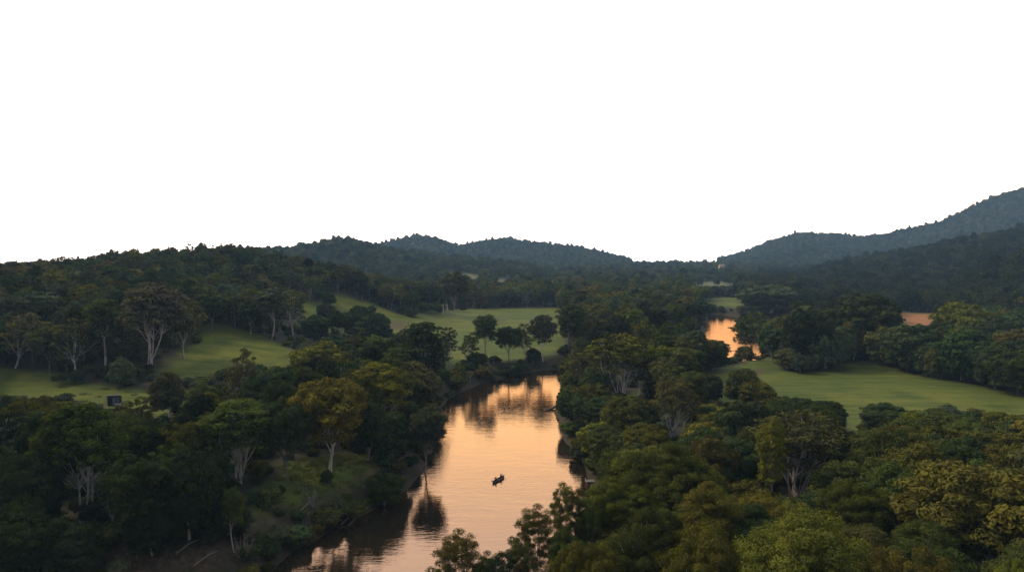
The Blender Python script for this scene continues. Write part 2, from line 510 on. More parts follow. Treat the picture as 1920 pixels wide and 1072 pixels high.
def clump_centres(r, n, Rr, z0, z1, lower, inner):
    """spread clump centres through a lumpy dome"""
    C = []
    ph = r.uniform(0, 6.28, 3)
    zc, a = (z0 + z1) / 2, (z1 - z0) / 2
    while len(C) < n:
        best, bd = None, -1
        for _ in range(8):
            d = norm(r.normal(size=3))
            if d[2] < lower:
                d[2] = abs(d[2]) * r.random()
                d = norm(d)
            t = math.atan2(d[1], d[0])
            lump = 1 + 0.17 * math.sin(2 * t + ph[0]) + 0.12 * math.sin(3 * t + ph[1]) + 0.12 * math.sin(5 * d[2] + ph[2])
            rr = r.uniform(inner, 1.0) ** 0.6 * lump
            p = np.array([d[0] * Rr * rr, d[1] * Rr * rr, zc + d[2] * a * min(rr, 1.05)])
            q = min((np.linalg.norm((p - c) * (1, 1, 1.3)) for c in C), default=9)
            if q > bd:
                best, bd = p, q
        C.append(best)
    return np.array(C)

def curve(a, b, r, k=5, lift=0.25, wob=0.05):
    a, b = np.asarray(a, float), np.asarray(b, float)
    L = np.linalg.norm(b - a)
    t = np.linspace(0, 1, k)[:, None]
    m = (a + b) / 2 + np.array([0, 0, -lift * np.linalg.norm((b - a)[:2])]) + r.normal(size=3) * wob * L
    return (1 - t) ** 2 * a + 2 * t * (1 - t) * m + t * t * b

def make_tree(name, seed, H, Rr, cb, nc, cr, nl, ls, limbs, tr, lower=-0.3, inner=0.45, fork=0.35, flat=0.65, multi=1, droop=0.0, sides=6, lm=(None, None), spread=1.0, dense=False):
    r = np.random.default_rng(seed)
    C = clump_centres(r, nc, Rr - cr * 0.7, H * cb + cr * 0.5, H - cr * flat, lower, inner)
    V, Fc = [], []
    # wood: trunk(s), limbs to groups of clumps, branches to every clump
    G = norm(C - np.array([0, 0, H * fork]))
    K = C[r.choice(nc, min(limbs, nc), replace=False)].copy()
    for _ in range(4):
        lab = np.argmin(((C[:, None] - K[None]) ** 2).sum(-1), 1)
        for k in range(len(K)):
            if (lab == k).any():
                K[k] = C[lab == k].mean(0)
    fz = H * fork
    top = np.array([r.normal() * 0.03 * H, r.normal() * 0.03 * H, fz])
    if multi == 1:
        tube(V, Fc, curve((0, 0, -1.2), top, r, 6, 0, 0.05), np.linspace(tr * 1.25, tr * 0.8, 6), sides)
    for k in range(len(K)):
        mem = np.where(lab == k)[0]
        if not len(mem):
            continue
        tgt = K[k] * (0.72, 0.72, 1) + np.array([0, 0, -0.06 * H])
        tgt[2] = max(tgt[2], fz + 0.08 * H)
        s0 = top + (0, 0, -r.uniform(0, 0.10) * H) if multi == 1 else np.array([r.normal() * 0.02 * H, r.normal() * 0.02 * H, -1.0])
        rl = tr * (0.55 if multi == 1 else 0.62) * r.uniform(0.7, 1)
        P = curve(s0, tgt, r, 7, 0.22 if multi == 1 else 0.35, 0.06)
        tube(V, Fc, P, np.linspace(rl, rl * 0.5, 7), sides)
        for j in mem:
            st = P[r.integers(3, 7)]
            e = C[j] + (0, 0, -cr * 0.15)
            Q = curve(st, e, r, 4, 0.15, 0.08)
            tube(V, Fc, Q, np.linspace(rl * 0.42, 0.035, 4), 4)
    wood = mesh_np(name + '_trunk', V, Fc, lm[1], None, True)
    # foliage
    P, T1, T2, tint = [], [], [], []
    for j in range(nc):
        hrel = (C[j][2] / H - cb) / (1 - cb)
        n = int(nl * r.uniform(0.75, 1.25) * (1 if dense else 0.35 + 0.65 * min(1, max(0, (hrel - 0.15) / 0.4))))
        d = norm(r.normal(size=(n, 3)))
        up = d[:, 2] < -0.25
        d[up & (r.random(n) < 0.65), 2] *= -1
        c_r = cr * r.uniform(0.7, 1.3) * (0.72 + 0.3 * min(1, max(0, (C[j][2] / H - cb) / (0.6 * (1 - cb)))))
        rr = c_r * ((0.45 + 0.6 * r.random(n) ** 0.5) if dense else (0.40 + 0.74 * r.random(n) ** 0.62))
        lump = 1 + 0.15 * np.sin(4 * d[:, 0] + r.uniform(0, 6)) * np.sin(4 * d[:, 1] + r.uniform(0, 6)) + 0.10 * np.sin(7 * d[:, 2] + r.uniform(0, 6))
        p = C[j] + d * (rr * lump)[:, None] * (1.1 * spread, 1.1 * spread, flat)
        if droop:
            p[:, 2] -= droop * r.random(n) ** 2 * c_r
        nn = norm(d * 0.9 + r.normal(size=(n, 3)) * 0.40 + (0, 0, 0.12))
        t1 = np.cross(nn, r.normal(size=(n, 3)))
        if droop:
            t1 = norm(t1) * 0.5 + np.array([0, 0, -droop])
        t1 = norm(t1)
        t2 = norm(np.cross(nn, t1))
        sz = ls * r.uniform(0.6, 1.35, n)
        P.append(p); T1.append(t1 * (sz * (1.0 if dense else 1.15))[:, None]); T2.append(t2 * (sz * (0.55 if dense else 0.46))[:, None])
        tint.append(np.clip(0.5 + r.normal() * 0.16 + r.normal(size=n) * 0.13, 0, 1))
    P, T1, T2 = map(np.concatenate, (P, T1, T2))
    n = len(P)
    Q = np.stack([P + T1, P + T2, P - T1, P - T2], 1).reshape(-1, 3)
    crown = mesh_np(name + '_crown', Q, np.arange(4 * n).reshape(-1, 4), lm[0], {'tint': ('FACE', 'FLOAT', np.concatenate(tint))})
    return dict(crown=crown, trunk=wood, H=H, R=Rr)

# kind: (H, R, crown base, clumps, clump radius, limbs, trunk radius, extra)
KINDS = {
    'gum':    (20, 7.4, 0.30, 84, 1.5, 7, 0.27, dict(fork=0.27, lower=-0.8, inner=0.22, flat=0.75)),
    'tall':   (24, 5.0, 0.36, 54, 1.45, 5, 0.27, dict(fork=0.42, lower=-0.7, inner=0.25, flat=0.7)),
    'round':  (15, 6.6, 0.04, 84, 1.7, 6, 0.35, dict(fork=0.22, lower=-0.75, inner=0.5, flat=0.75, dense=True)),
    'sparse': (20, 6.0, 0.26, 60, 1.1, 6, 0.22, dict(fork=0.26, lower=-0.8, inner=0.2, flat=0.65)),
    'broom':  (20, 6.2, 0.26, 84, 1.15, 9, 0.22, dict(fork=0.05, multi=2, lower=-0.6, inner=0.3, flat=0.8)),
    'stems':  (22, 6.0, 0.33, 72, 1.4, 4, 0.30, dict(fork=0.10, multi=2, lower=-0.6, inner=0.3, flat=0.72)),
    'layer':  (20, 5.2, 0.16, 56, 1.5, 6, 0.25, dict(fork=0.3, lower=-0.8, inner=0.2, flat=0.4, spread=1.15)),
    'weep':   (14, 6.2, 0.05, 70, 1.5, 6, 0.33, dict(fork=0.25, lower=-0.6, inner=0.5, flat=0.8, droop=0.9, dense=True)),
    'shrub':  (4, 2.3, -0.05, 26, 0.85, 4, 0.10, dict(fork=0.1, multi=2, lower=-0.5, inner=0.4, flat=0.8, dense=True)),
}
LODS = {'close': (1250, 0.12, 1.9, 6), 'near': (320, 0.27, 1.3, 6), 'mid': (95, 0.52, 1.0, 5), 'far': (26, 0.95, 0.55, 4)}
PROTO = {}
def protos(kind, lod, v, inst=False):
    key = (kind, lod, v, inst)
    if key not in PROTO:
        H, Rr, cb, nc, cr, li, tr, ex = KINDS[kind]
        nl, ls, cf, sides = LODS[lod]
        k = (cr / 1.6) ** 2
        nl = int(nl * k * {'gum': 1.2, 'round': 1.25, 'weep': 1.25, 'sparse': 0.75, 'broom': 0.7}.get(kind, 1.0))
        if kind == 'shrub':
            nl, ls = {'close': (400, 0.13), 'near': (170, 0.22), 'mid': (60, 0.36), 'far': (20, 0.6)}[lod]
        n2 = max(8, int(nc * cf))
        c2 = cr * (1 / cf) ** 0.42
        PROTO[key] = make_tree(f'{kind}_{lod}_{v}', hash((kind == 'gum', v, len(kind))) % 9973 + 31 * v + len(kind) * 7, H, Rr, cb, n2, c2, int(nl / cf ** 0.3), ls, max(3, int(li * (1 if lod != 'far' else 0.6))), tr,
                               sides=sides, lm=(M_LEAF_I, M_BARK_I) if inst else (M_LEAF, M_BARK), **ex)
    return PROTO[key]
NVAR = {'gum': 4, 'tall': 3, 'round': 3, 'sparse': 4, 'broom': 2, 'stems': 2, 'layer': 2, 'weep': 2, 'shrub': 3}

LEAF = {'olive': (0.078, 0.075, 0.015), 'green': (0.052, 0.064, 0.016), 'dark green': (0.036, 0.050, 0.020), 'deep green': (0.021, 0.031, 0.012), 'brown-green': (0.066, 0.065, 0.022),
        'yellow-green': (0.105, 0.108, 0.018), 'grey-green': (0.060, 0.070, 0.038), 'russet': (0.082, 0.066, 0.022)}
PALE, GREY, DARK = (0.46, 0.43, 0.40), (0.27, 0.24, 0.21), (0.10, 0.085, 0.07)
BARKS = {'pale': PALE, 'grey': GREY, 'dark': DARK}

TREES = []          # every single tree and bush: dict(x, y, h, w, kind, colour, bark, tilt, label, where, dist)
def jit(c, k=0.14):
    m = 1 + rng.normal() * k
    return tuple(float(np.clip(v * m * (1 + rng.normal() * 0.06), 0.008, 0.5)) for v in c)

def put(px, top, base, wpx, kind, colour, label=None, h=None, bark='grey', tilt=0.0, toward=0.0):
    """stand a tree where the photo shows it: by the pixel of its foot, or by the pixel of its top and a height in metres"""
    if base is not None:
        X, Y = on_ground([px], [base])
        x, y = float(X[0]), float(Y[0])
        z = float(terrain(x, y))
        f = project(x, y, z)[2]
        hh = (base - top) / F_PX * float(f) * 1.02
    else:
        d = ray(px, top); hl = math.hypot(d[0], d[1])
        t = _STEPS / hl
        e = H_CAM + d[2] * t - terrain(d[0] * t, d[1] * t) - h
        k = int(np.argmax(e < 0)) if (e < 0).any() else len(t) - 1
        x, y, hh = float(d[0] * t[k]), float(d[1] * t[k]), h
        f = project(x, y, 10)[2]
    w = wpx / F_PX * float(f)
    if kind not in ('shrub', 'round', 'weep', 'broom', 'stems') and hh / w < 0.62 * KINDS[kind][0] / (2 * KINDS[kind][1]):
        kind = 'round'
    TREES.append(dict(x=x, y=y, h=float(hh), w=float(w), kind=kind, colour=colour, bark=bark, tilt=tilt, toward=toward, label=label, dist=math.hypot(x, y), hand=True))

# ---- trees placed one by one after the photo: pixel x, top, foot (or None and a height), width, kind, colour, label
# left bank and clearing
put(620, 703, 884, 158, 'gum', 'olive', 'broad domed gum with pale forked trunk standing on the grassy riverside clearing', bark='pale')
put(450, 748, 908, 135, 'stems', 'green', 'gum with three white stems rising from one foot at the clearing edge', bark='pale')
put(158, 758, 978, 150, 'stems', 'green', 'tall gum with a pair of pale stems in the dark lower-left wood', bark='pale')
put(708, 680, None, 118, 'stems', 'yellow-green', 'yellow-green gum between the clearing gum and the leaning pale trunk', h=18, bark='pale')
put(602, 640, None, 118, 'gum', 'yellow-green', 'bright domed gum closest to the grassy hillside, above the clearing gum', h=17)
put(690, 628, None, 92, 'round', 'green', 'dense green tree behind the yellow-green gum on the left bank', h=15)
put(795, 606, None, 88, 'layer', 'dark green', 'tall dark layered tree at the upper corner of the left bank wood', h=22, bark='pale')
put(770, 680, 752, 90, 'sparse', 'brown-green', 'brown gum with a pale trunk leaning right near the river corner', bark='pale', tilt=0.42)
put(795, 754, 884, 78, 'gum', 'grey-green', 'grey-green gum leaning over the left waterline beside the orange reflection', bark='grey', tilt=0.12)
put(512, 690, None, 115, 'round', 'dark green', 'wide dark round tree below the grassy hillside', h=16)
put(455, 655, None, 72, 'sparse', 'brown-green', 'thin brownish gum with white branches standing before the grassy hillside', h=20, bark='pale')
put(562, 690, None, 84, 'round', 'green', 'green round tree just left of the clearing gum crown', h=14)
put(315, 698, 782, 58, 'tall', 'brown-green', 'slim brownish tree with a white trunk standing alone by the yellow pasture', bark='pale')
put(655, 650, None, 46, 'sparse', 'grey-green', 'small grey tree with a white stem among green crowns', h=15, bark='pale')
put(738, 652, None, 70, 'round', 'green', 'green rounded crown below the layered dark tree', h=14)
put(660, 690, None, 70, 'gum', 'olive', 'olive gum tucked behind the clearing gum', h=16)
put(540, 742, None, 92, 'gum', 'dark green', 'dark gum between the two pale-stemmed clearing gums', h=17, bark='dark')
put(735, 772, None, 78, 'round', 'dark green', 'dark round tree on the bank behind the clearing', h=11)
put(690, 748, 862, 74, 'round', 'dark green', 'dark low tree right beside the clearing gum trunk')
put(440, 912, 1034, 46, 'tall', 'green', 'slim ivy-clad tree at the foot of the left bank', bark='grey')
put(722, 884, 948, 64, 'round', 'green', 'green bushy tree on the waterline below the clearing')
put(45, 745, None, 90, 'gum', 'olive', 'olive gum at the left edge below the pasture', h=14)
put(115, 762, None, 90, 'gum', 'olive', 'olive gum in front of the pasture left of the shed', h=15)
put(60, 850, None, 110, 'round', 'deep green', 'dark round tree low at the left edge', h=13)
put(240, 782, None, 100, 'gum', 'green', 'green gum just below the shed', h=14)
put(335, 792, None, 100, 'gum', 'olive', 'olive gum below the slim pasture tree', h=14)
put(395, 775, None, 70, 'round', 'green', 'green round tree left of the three-stemmed gum', h=13)
put(250, 850, None, 110, 'tall', 'deep green', 'dark tall tree in the middle of the lower-left wood', h=16, bark='dark')
put(350, 850, None, 110, 'round', 'deep green', 'dark dense tree above the bare earth bank', h=14)
put(50, 965, None, 130, 'round', 'deep green', 'dark round bush-like tree in the bottom-left corner', h=9)
put(130, 990, None, 120, 'round', 'deep green', 'dark leafy tree above the bare earth at bottom left', h=8)
put(285, 950, None, 100, 'round', 'deep green', 'low dark tree on the rim of the bare earth', h=8)
# left hill
put(280, 535, 685, 112, 'stems', 'grey-green', 'spreading gum with white forked trunk at the hill foot', bark='pale', tilt=0.1)
put(197, 560, 684, 72, 'tall', 'green', 'tall hillside gum with one straight white trunk', bark='pale')
put(28, 585, 690, 90, 'sparse', 'brown-green', 'gum with a thick pale leaning limb at the pasture edge', bark='pale', tilt=0.35)
put(140, 600, 702, 84, 'sparse', 'brown-green', 'rusty-brown gum between two white-trunked hillside gums', bark='pale')
put(95, 605, 700, 70, 'gum', 'brown-green', 'brownish gum beside the leaning pale limb', bark='grey')
put(345, 560, 672, 80, 'gum', 'brown-green', 'brown-green gum on the edge of the steep grassy slope')
put(398, 545, 618, 62, 'gum', 'dark green', 'dark gum at the top of the steep grassy slope')
put(550, 545, 628, 66, 'sparse', 'brown-green', 'solitary thin gum with white trunk behind the grassy spur', bark='pale')
put(508, 540, 636, 60, 'tall', 'grey-green', 'grey-green tall tree behind the grassy spur', bark='grey')
put(470, 560, 626, 56, 'gum', 'dark green', 'dark gum on the crest of the grassy spur')
put(440, 545, 612, 60, 'gum', 'brown-green', 'brownish gum on the spur crest beside the dark one')
put(592, 590, 640, 60, 'round', 'dark green', 'dark tree in the gully between the two grassy slopes')
put(205, 700, 716, 20, 'round', 'dark green', 'tiny dark tree beside the pale track over the pasture')
put(145, 692, 718, 30, 'round', 'dark green', 'small dark round tree on the pasture rim')
put(112, 700, 722, 26, 'gum', 'green', 'small pale-stemmed tree standing on the pasture rim', bark='grey')
put(60, 500, None, 110, 'gum', 'brown-green', 'brown-topped gum on the left hill skyline', h=15)
put(310, 480, None, 70, 'gum', 'dark green', 'skyline gum on the left hill above the forked white trunk', h=15)
put(210, 490, None, 80, 'gum', 'brown-green', 'brownish skyline gum in the middle of the left hill', h=15)
# far grassy hill and the middle pasture
put(617, 548, 574, 28, 'round', 'dark green', 'small round tree alone on the far grassy ridge', bark='dark')
put(599, 544, 562, 22, 'round', 'dark green', 'small dark tree at the top end of the far grassy ridge')
put(678, 573, 622, 48, 'layer', 'dark green', 'dark flat-topped tree on the far grassy slope')
put(704, 588, 642, 56, 'round', 'dark green', 'dark tree cluster crown at the foot of the far slope')
put(664, 600, 632, 40, 'round', 'grey-green', 'grey-green tree below the flat-topped slope tree')
put(612, 570, 602, 34, 'round', 'dark green', 'dark tree half-way up the far grassy slope')
put(640, 580, 642, 58, 'gum', 'dark green', 'dark gum beside the red soil patch on the far slope')
put(698, 572, 588, 16, 'shrub', 'dark green', 'little dark bush on the far grassy slope')
put(757, 570, 588, 24, 'shrub', 'dark green', 'round dark bush at the corner of the middle pasture')
put(772, 577, 593, 26, 'shrub', 'dark green', 'low dark bush in front of the pasture corner bush')
put(853, 505, 592, 60, 'gum', 'grey-green', 'large old gum standing alone on the middle pasture edge', bark='grey')
put(868, 568, 584, 16, 'round', 'dark green', 'small dark tree right beside the old pasture gum')
put(820, 568, 587, 28, 'shrub', 'dark green', 'dark hedge bush left of the pale posts')
put(795, 566, 585, 28, 'shrub', 'green', 'green hedge bush on the far side of the middle pasture')
# far bank of the bend
put(841, 614, 684, 44, 'sparse', 'brown-green', 'thin brown gum at the left end of the far bank trees', bark='pale')
put(872, 624, 690, 44, 'sparse', 'olive', 'leaning thin gum second in the far bank line', bark='pale', tilt=0.2)
put(911, 590, 678, 46, 'tall', 'dark green', 'tall dark feathery gum on the far bank before the pasture', bark='grey')
put(954, 612, 676, 48, 'gum', 'dark green', 'compact dark round-headed tree on the far bank before the pasture', bark='dark')
put(983, 607, 679, 40, 'sparse', 'brown-green', 'brownish gum beside the compact dark round tree', bark='grey')
put(1018, 584, 678, 54, 'gum', 'grey-green', 'grey gum with a pale forked trunk on the far bank', bark='pale')
put(1068, 570, 660, 56, 'tall', 'dark green', 'dark tall gum where the middle pasture ends', bark='dark')
put(1000, 652, 682, 34, 'weep', 'dark green', 'small dark tree between two far bank gums')
put(895, 660, 690, 40, 'weep', 'dark green', 'small dark tree under the feathery far bank gum')
# wood between the waters
put(1112, 565, None, 64, 'gum', 'russet', 'rust-tinged gum at the left front of the middle wood', h=17)
put(1165, 628, 744, 122, 'broom', 'olive', 'wide gum with many white branches above the river bend', bark='pale')
put(1197, 668, 740, 70, 'sparse', 'brown-green', 'brownish gum with white stem right of the many-branched one', bark='pale')
put(1265, 708, 830, 88, 'broom', 'brown-green', 'upright gum with a fan of pale stems and rusty top', bark='pale')
put(1322, 702, 758, 62, 'round', 'dark green', 'dark round tree at the pasture edge behind the fan-stemmed gum', bark='dark')
put(1230, 655, 735, 60, 'gum', 'green', 'green gum in front of the small glint of river', bark='pale')
put(1090, 655, 738, 70, 'sparse', 'brown-green', 'thin brown gum on the point beside the orange water', bark='grey')
put(1075, 735, 790, 60, 'round', 'dark green', 'dark bushy tree overhanging the right waterline')
put(1130, 745, 800, 70, 'round', 'dark green', 'dark dense tree behind the right waterline')
put(1115, 690, 752, 60, 'round', 'dark green', 'dark layered crown left of the many-branched gum')
put(1255, 600, None, 60, 'gum', 'green', 'green gum in the middle wood left of the second water', h=15)
put(1300, 560, None, 62, 'gum', 'dark green', 'dark gum screening the second water from the left', h=17)
put(1285, 635, 690, 62, 'gum', 'olive', 'olive gum below the second stretch of water')
put(1335, 640, 695, 56, 'sparse', 'green', 'thin tree with glints of water through its crown', bark='dark')
put(1300, 695, None, 60, 'gum', 'brown-green', 'brownish gum just left of the pasture corner', h=13)
put(1345, 635, 692, 46, 'layer', 'dark green', 'dark layered tree on the near edge of the second water', bark='dark')
# around the right field
put(1393, 692, 764, 62, 'round', 'green', 'rounded green tree standing in the field corner', bark='dark')
put(1420, 714, 772, 64, 'round', 'olive', 'olive rounded tree touching the field corner tree', bark='grey')
put(1620, 552, 668, 134, 'round', 'deep green', 'largest dark round tree behind the right field', bark='dark')
put(1512, 578, 690, 84, 'round', 'deep green', 'dark tree left of the largest round one', bark='dark')
put(1548, 616, 690, 112, 'weep', 'grey-green', 'grey-green drooping tree at the far side of the field', bark='grey')
put(1600, 600, 674, 54, 'tall', 'olive', 'narrow rounded tree with a pale trunk before the largest dark tree', bark='pale')
put(1478, 652, 692, 56, 'round', 'brown-green', 'ball-shaped bushy tree at the far corner of the field')
put(1500, 662, 698, 46, 'weep', 'grey-green', 'low cone-shaped tree beside the ball-shaped one')
put(1445, 535, None, 110, 'gum', 'grey-green', 'tall grey gum behind the second stretch of water', h=20, bark='pale')
put(1410, 585, 672, 80, 'sparse', 'green', 'leafy thin gum half covering the second water', bark='dark')
put(1445, 610, 678, 60, 'gum', 'dark green', 'dark gum right of the second water')
put(1395, 610, 668, 40, 'sparse', 'olive', 'slender tree standing in front of the second water', bark='pale')
for _p in ((1662, 612, 686, 72, 'round', 'green', 'hedge tree nearest the largest dark tree'), (1702, 607, 696, 92, 'round', 'dark green', 'widest dark hedge tree of the field edge'),
           (1738, 642, 704, 62, 'round', 'dark green', 'dark hedge tree with low skirts beside the widest one'), (1764, 650, 709, 64, 'round', 'green', 'small egg-shaped hedge tree on the field edge'),
           (1808, 620, 714, 100, 'round', 'dark green', 'tall dark hedge tree above the pale stump'), (1852, 640, 722, 90, 'round', 'dark green', 'dark round hedge tree next but one to the right frame edge'),
           (1908, 658, 740, 92, 'round', 'green', 'round green hedge tree at the right frame edge')):
    put(*_p, bark='pale' if 'white' in _p[6] or 'pale tr' in _p[6] else 'dark')
put(1808, 568, 655, 94, 'round', 'olive', 'large olive crown rising behind the hedge trees beside the tan paddock')
put(1868, 596, 668, 84, 'round', 'dark green', 'green crown behind the hedge trees further right')
put(1905, 585, 668, 80, 'round', 'dark green', 'dark crown behind the hedge at the right frame edge')
put(1838, 610, 676, 60, 'round', 'dark green', 'dark crown squeezed between two larger hedge crowns')
# right bank wood
put(1495, 772, 934, 178, 'broom', 'brown-green', 'wide brownish gum with a fan of bare pale stems in the right wood', bark='pale')
put(1448, 778, None, 56, 'tall', 'yellow-green', 'bright yellow-green sapling crown left of the wide brownish gum', h=20)
put(1665, 755, 824, 92, 'round', 'dark green', 'dark fan-shaped tree with pale trunk against the field', bark='pale')
put(1776, 757, 806, 56, 'sparse', 'grey-green', 'grey thin-leaved tree against the field', bark='pale')
put(1548, 750, 832, 84, 'layer', 'dark green', 'dark layered tree jutting into the field')
put(1490, 752, 830, 80, 'round', 'dark green', 'dark round tree left of the layered one')
put(1880, 770, None, 90, 'gum', 'olive', 'olive gum at the right frame edge below the field', h=13)
put(1825, 775, None, 80, 'round', 'dark green', 'dark round tree below the field at the right', h=12)
put(1590, 818, None, 80, 'round', 'dark green', 'dark low crown right of the wide brownish gum', h=11)
put(1745, 815, None, 100, 'round', 'dark green', 'dark crown in front of the grey thin-leaved tree', h=11)
put(1640, 820, None, 80, 'round', 'dark green', 'dark crown below the dark fan-shaped tree', h=11)
put(1850, 862, None, 270, 'gum', 'olive', 'huge spreading olive gum at the right frame edge', h=20, bark='pale')
put(1695, 870, None, 150, 'gum', 'green', 'green gum left of the huge spreading one', h=16, bark='grey')
put(1505, 955, None, 300, 'gum', 'olive', 'wide billowing gum in the bottom middle of the right wood', h=20, bark='pale')
put(1715, 1022, None, 200, 'gum', 'olive', 'nearest olive crown along the bottom frame edge', h=19, bark='grey')
put(1915, 1045, None, 120, 'gum', 'yellow-green', 'crown cut off by the bottom-right corner', h=20)
put(1245, 832, None, 180, 'gum', 'olive', 'olive gum on the right bank facing the canoe', h=18, bark='pale')
put(1170, 890, None, 130, 'gum', 'olive', 'olive gum right behind the small jetty', h=15, bark='grey')
put(1335, 812, None, 100, 'gum', 'brown-green', 'brownish gum behind the olive one facing the canoe', h=16, bark='pale')
put(1210, 960, None, 190, 'gum', 'green', 'broad green gum on the lower right bank', h=18, bark='pale')
put(1330, 905, None, 120, 'tall', 'olive', 'bright-topped gum above a dark hollow in the right wood', h=18, bark='pale')
put(1400, 830, None, 90, 'round', 'dark green', 'dark round tree with a white stem in front', h=13, bark='pale')
put(1320, 985, None, 200, 'gum', 'olive', 'billowing olive gum left of the wide bottom one', h=18, bark='pale')
put(1140, 800, None, 80, 'round', 'green', 'blue-green bushy tree on the right waterline', h=9)
put(1190, 830, None, 90, 'round', 'green', 'green bushy tree above the blue-green one', h=10)
put(1100, 1020, None, 150, 'gum', 'olive', 'olive crown at the bottom edge right of the silhouetted gums', h=17)
put(1066, 905, None, 86, 'sparse', 'olive', 'tall narrow gum silhouetted on the orange water', h=16, bark='dark')
put(1003, 948, None, 100, 'sparse', 'olive', 'open gum silhouetted on the water with bare lower branches', h=15, bark='dark')
put(858, 998, None, 122, 'sparse', 'olive', 'lone feathery gum crown on the water at the bottom edge', h=14, bark='dark')
put(972, 1012, None, 84, 'sparse', 'green', 'small open crown left of the silhouetted gums', h=12, bark='dark')
put(915, 1036, None, 80, 'sparse', 'green', 'low crown beside the lone feathery one at the bottom edge', h=12, bark='dark')
put(1062, 1000, None, 90, 'gum', 'green', 'green crown below the tall narrow silhouetted gum', h=13, bark='grey')
put(1098, 935, None, 66, 'sparse', 'green', 'thin-leaved crown between the jetty and the silhouetted gum', h=14, bark='dark')
# shrubs of the banks
for _q in ((520, 990, 1012, 60, 'dark green', 'dark shrub under the track on the left bank'), (615, 950, 985, 60, 'brown-green', 'brownish shrub on the waterline below the clearing'),
           (655, 935, 968, 66, 'green', 'green shrub on the slope below the clearing'), (560, 985, 1020, 60, 'dark green', 'dark shrub dipping into the water'),
           (612, 880, 905, 26, 'dark green', 'dark shrub at the foot of the clearing gum'), (528, 908, 926, 14, 'dark green', 'tiny dark shrub in the clearing grass'),
           (905, 685, 708, 40, 'brown-green', 'brown shrub on the cut bank of the bend'), (960, 680, 702, 50, 'dark green', 'dark shrub on the cut bank under the round tree'),
           (860, 700, 728, 40, 'brown-green', 'dry shrub on the far bank near the river corner'), (1090, 830, 862, 50, 'dark green', 'dark shrub on the right waterline above the jetty'),
           (1120, 855, 885, 46, 'green', 'green shrub behind the jetty'), (1068, 790, 815, 40, 'green', 'yellowish green shrub above the right waterline'),
           (380, 705, 720, 50, 'brown-green', 'low brown scrub at the foot of the grassy slope'), (440, 690, 706, 44, 'brown-green', 'brown scrub beside the white-branched gum')):
    put(_q[0], _q[1], _q[2], _q[3], 'shrub', _q[4], _q[5])

for _g in ((1205, 600, None, 52, 'sparse', 'olive', 'thin pale-limbed gum standing proud of the middle wood', 19), (1150, 560, None, 50, 'tall', 'grey-green', 'grey tall gum at the back of the middle wood', 18),
           (1240, 545, None, 56, 'gum', 'grey-green', 'grey domed gum at the back of the middle wood', 17), (1402, 800, None, 40, 'tall', 'green', 'slender tree with one straight white stem before the dark round tree', 15),
           (905, 740, None, 10, 'shrub', 'green', '', 0), (230, 600, 676, 60, 'sparse', 'grey-green', 'thin grey gum between the straight trunk and the forked one on the hill foot', 0),
           (80, 545, None, 80, 'stems', 'grey-green', 'forked grey gum above the leaning pale limb on the hillside', 17), (350, 520, None, 70, 'sparse', 'olive', 'thin olive gum high on the left hill', 16),
           (260, 745, None, 60, 'sparse', 'olive', 'thin olive gum rising right beside the shed', 12), (390, 735, None, 62, 'stems', 'olive', 'forked olive gum between the shed pasture and the three-stemmed gum', 15),
           (90, 800, None, 80, 'stems', 'green', 'forked pale-stemmed gum at the left of the lower-left wood', 16), (330, 845, None, 60, 'tall', 'green', '', 0)):
    if _g[6]:
        put(_g[0], _g[1], _g[2], _g[3], _g[4], _g[5], _g[6], h=_g[7] or None, bark='pale')

# ------------------------------------------------------------------ woods: more trees wherever the photo shows forest
taken = np.array([(t['x'], t['y'], t['w'] / 2) for t in TREES])

def openness(x, y):
    g, s, o = zones(x, y)
    return np.maximum(np.maximum(g, s * 0.9), o)

def hidden_by_ground(x, y, ztop):
    """True where the land between the camera (or a step to its side) and the tree covers it"""
    t = np.linspace(0.15, 0.96, 24)[None, :]
    hid = np.ones(len(x), bool)
    for cx in (-8.0, 8.0):
        X = cx + (x[:, None] - cx) * t; Y = y[:, None] * t
        Z = H_CAM + 2 + (ztop[:, None] - H_CAM - 2) * t
        hid &= (terrain(X, Y) + 1.0 > Z).any(1)
    return hid

def scatter(r0, r1, step, seed, pad=3.2):
    r = np.random.default_rng(seed)
    half = math.radians(43)
    xm = r1 * math.sin(half)
    gx, gy = np.meshgrid(np.arange(-xm, xm, step), np.arange(max(30, r0 * 0.6), r1, step))
    x = gx.ravel() + r.uniform(-0.42, 0.42, gx.size) * step
    y = gy.ravel() + r.uniform(-0.42, 0.42, gx.size) * step
    d = np.hypot(x, y)
    px = 960 + F_PX * x / y
    m = (d >= r0) & (d < r1) & (px > -130) & (px < 2050)
    x, y = x[m], y[m]
    z, s = terrain(x, y, True)
    m = (s > pad) & (openness(x, y) < 0.35)
    x, y, z = x[m], y[m], z[m]
    return x, y, z

FILL = []
for (r0, r1, step, seed) in ((48, 330, 7.0, 1), (330, 800, 9.0, 2), (800, 1600, 12.5, 3), (1600, 3000, 14.5, 4)):
    x, y, z = scatter(r0, r1, step, seed)
    if r1 <= 800:
        dd = np.hypot(x[:, None] - taken[None, :, 0], y[:, None] - taken[None, :, 1])
        m = (dd > np.maximum(2.6, taken[None, :, 2] * 0.62)).all(1)
        x, y, z = x[m], y[m], z[m]
    m = ~hidden_by_ground(x, y, z + 16)
    x, y, z = x[m], y[m], z[m]
    px, py, f = project(x, y, z + 17)
    m = py < 1110
    FILL.append((x[m], y[m], z[m]))

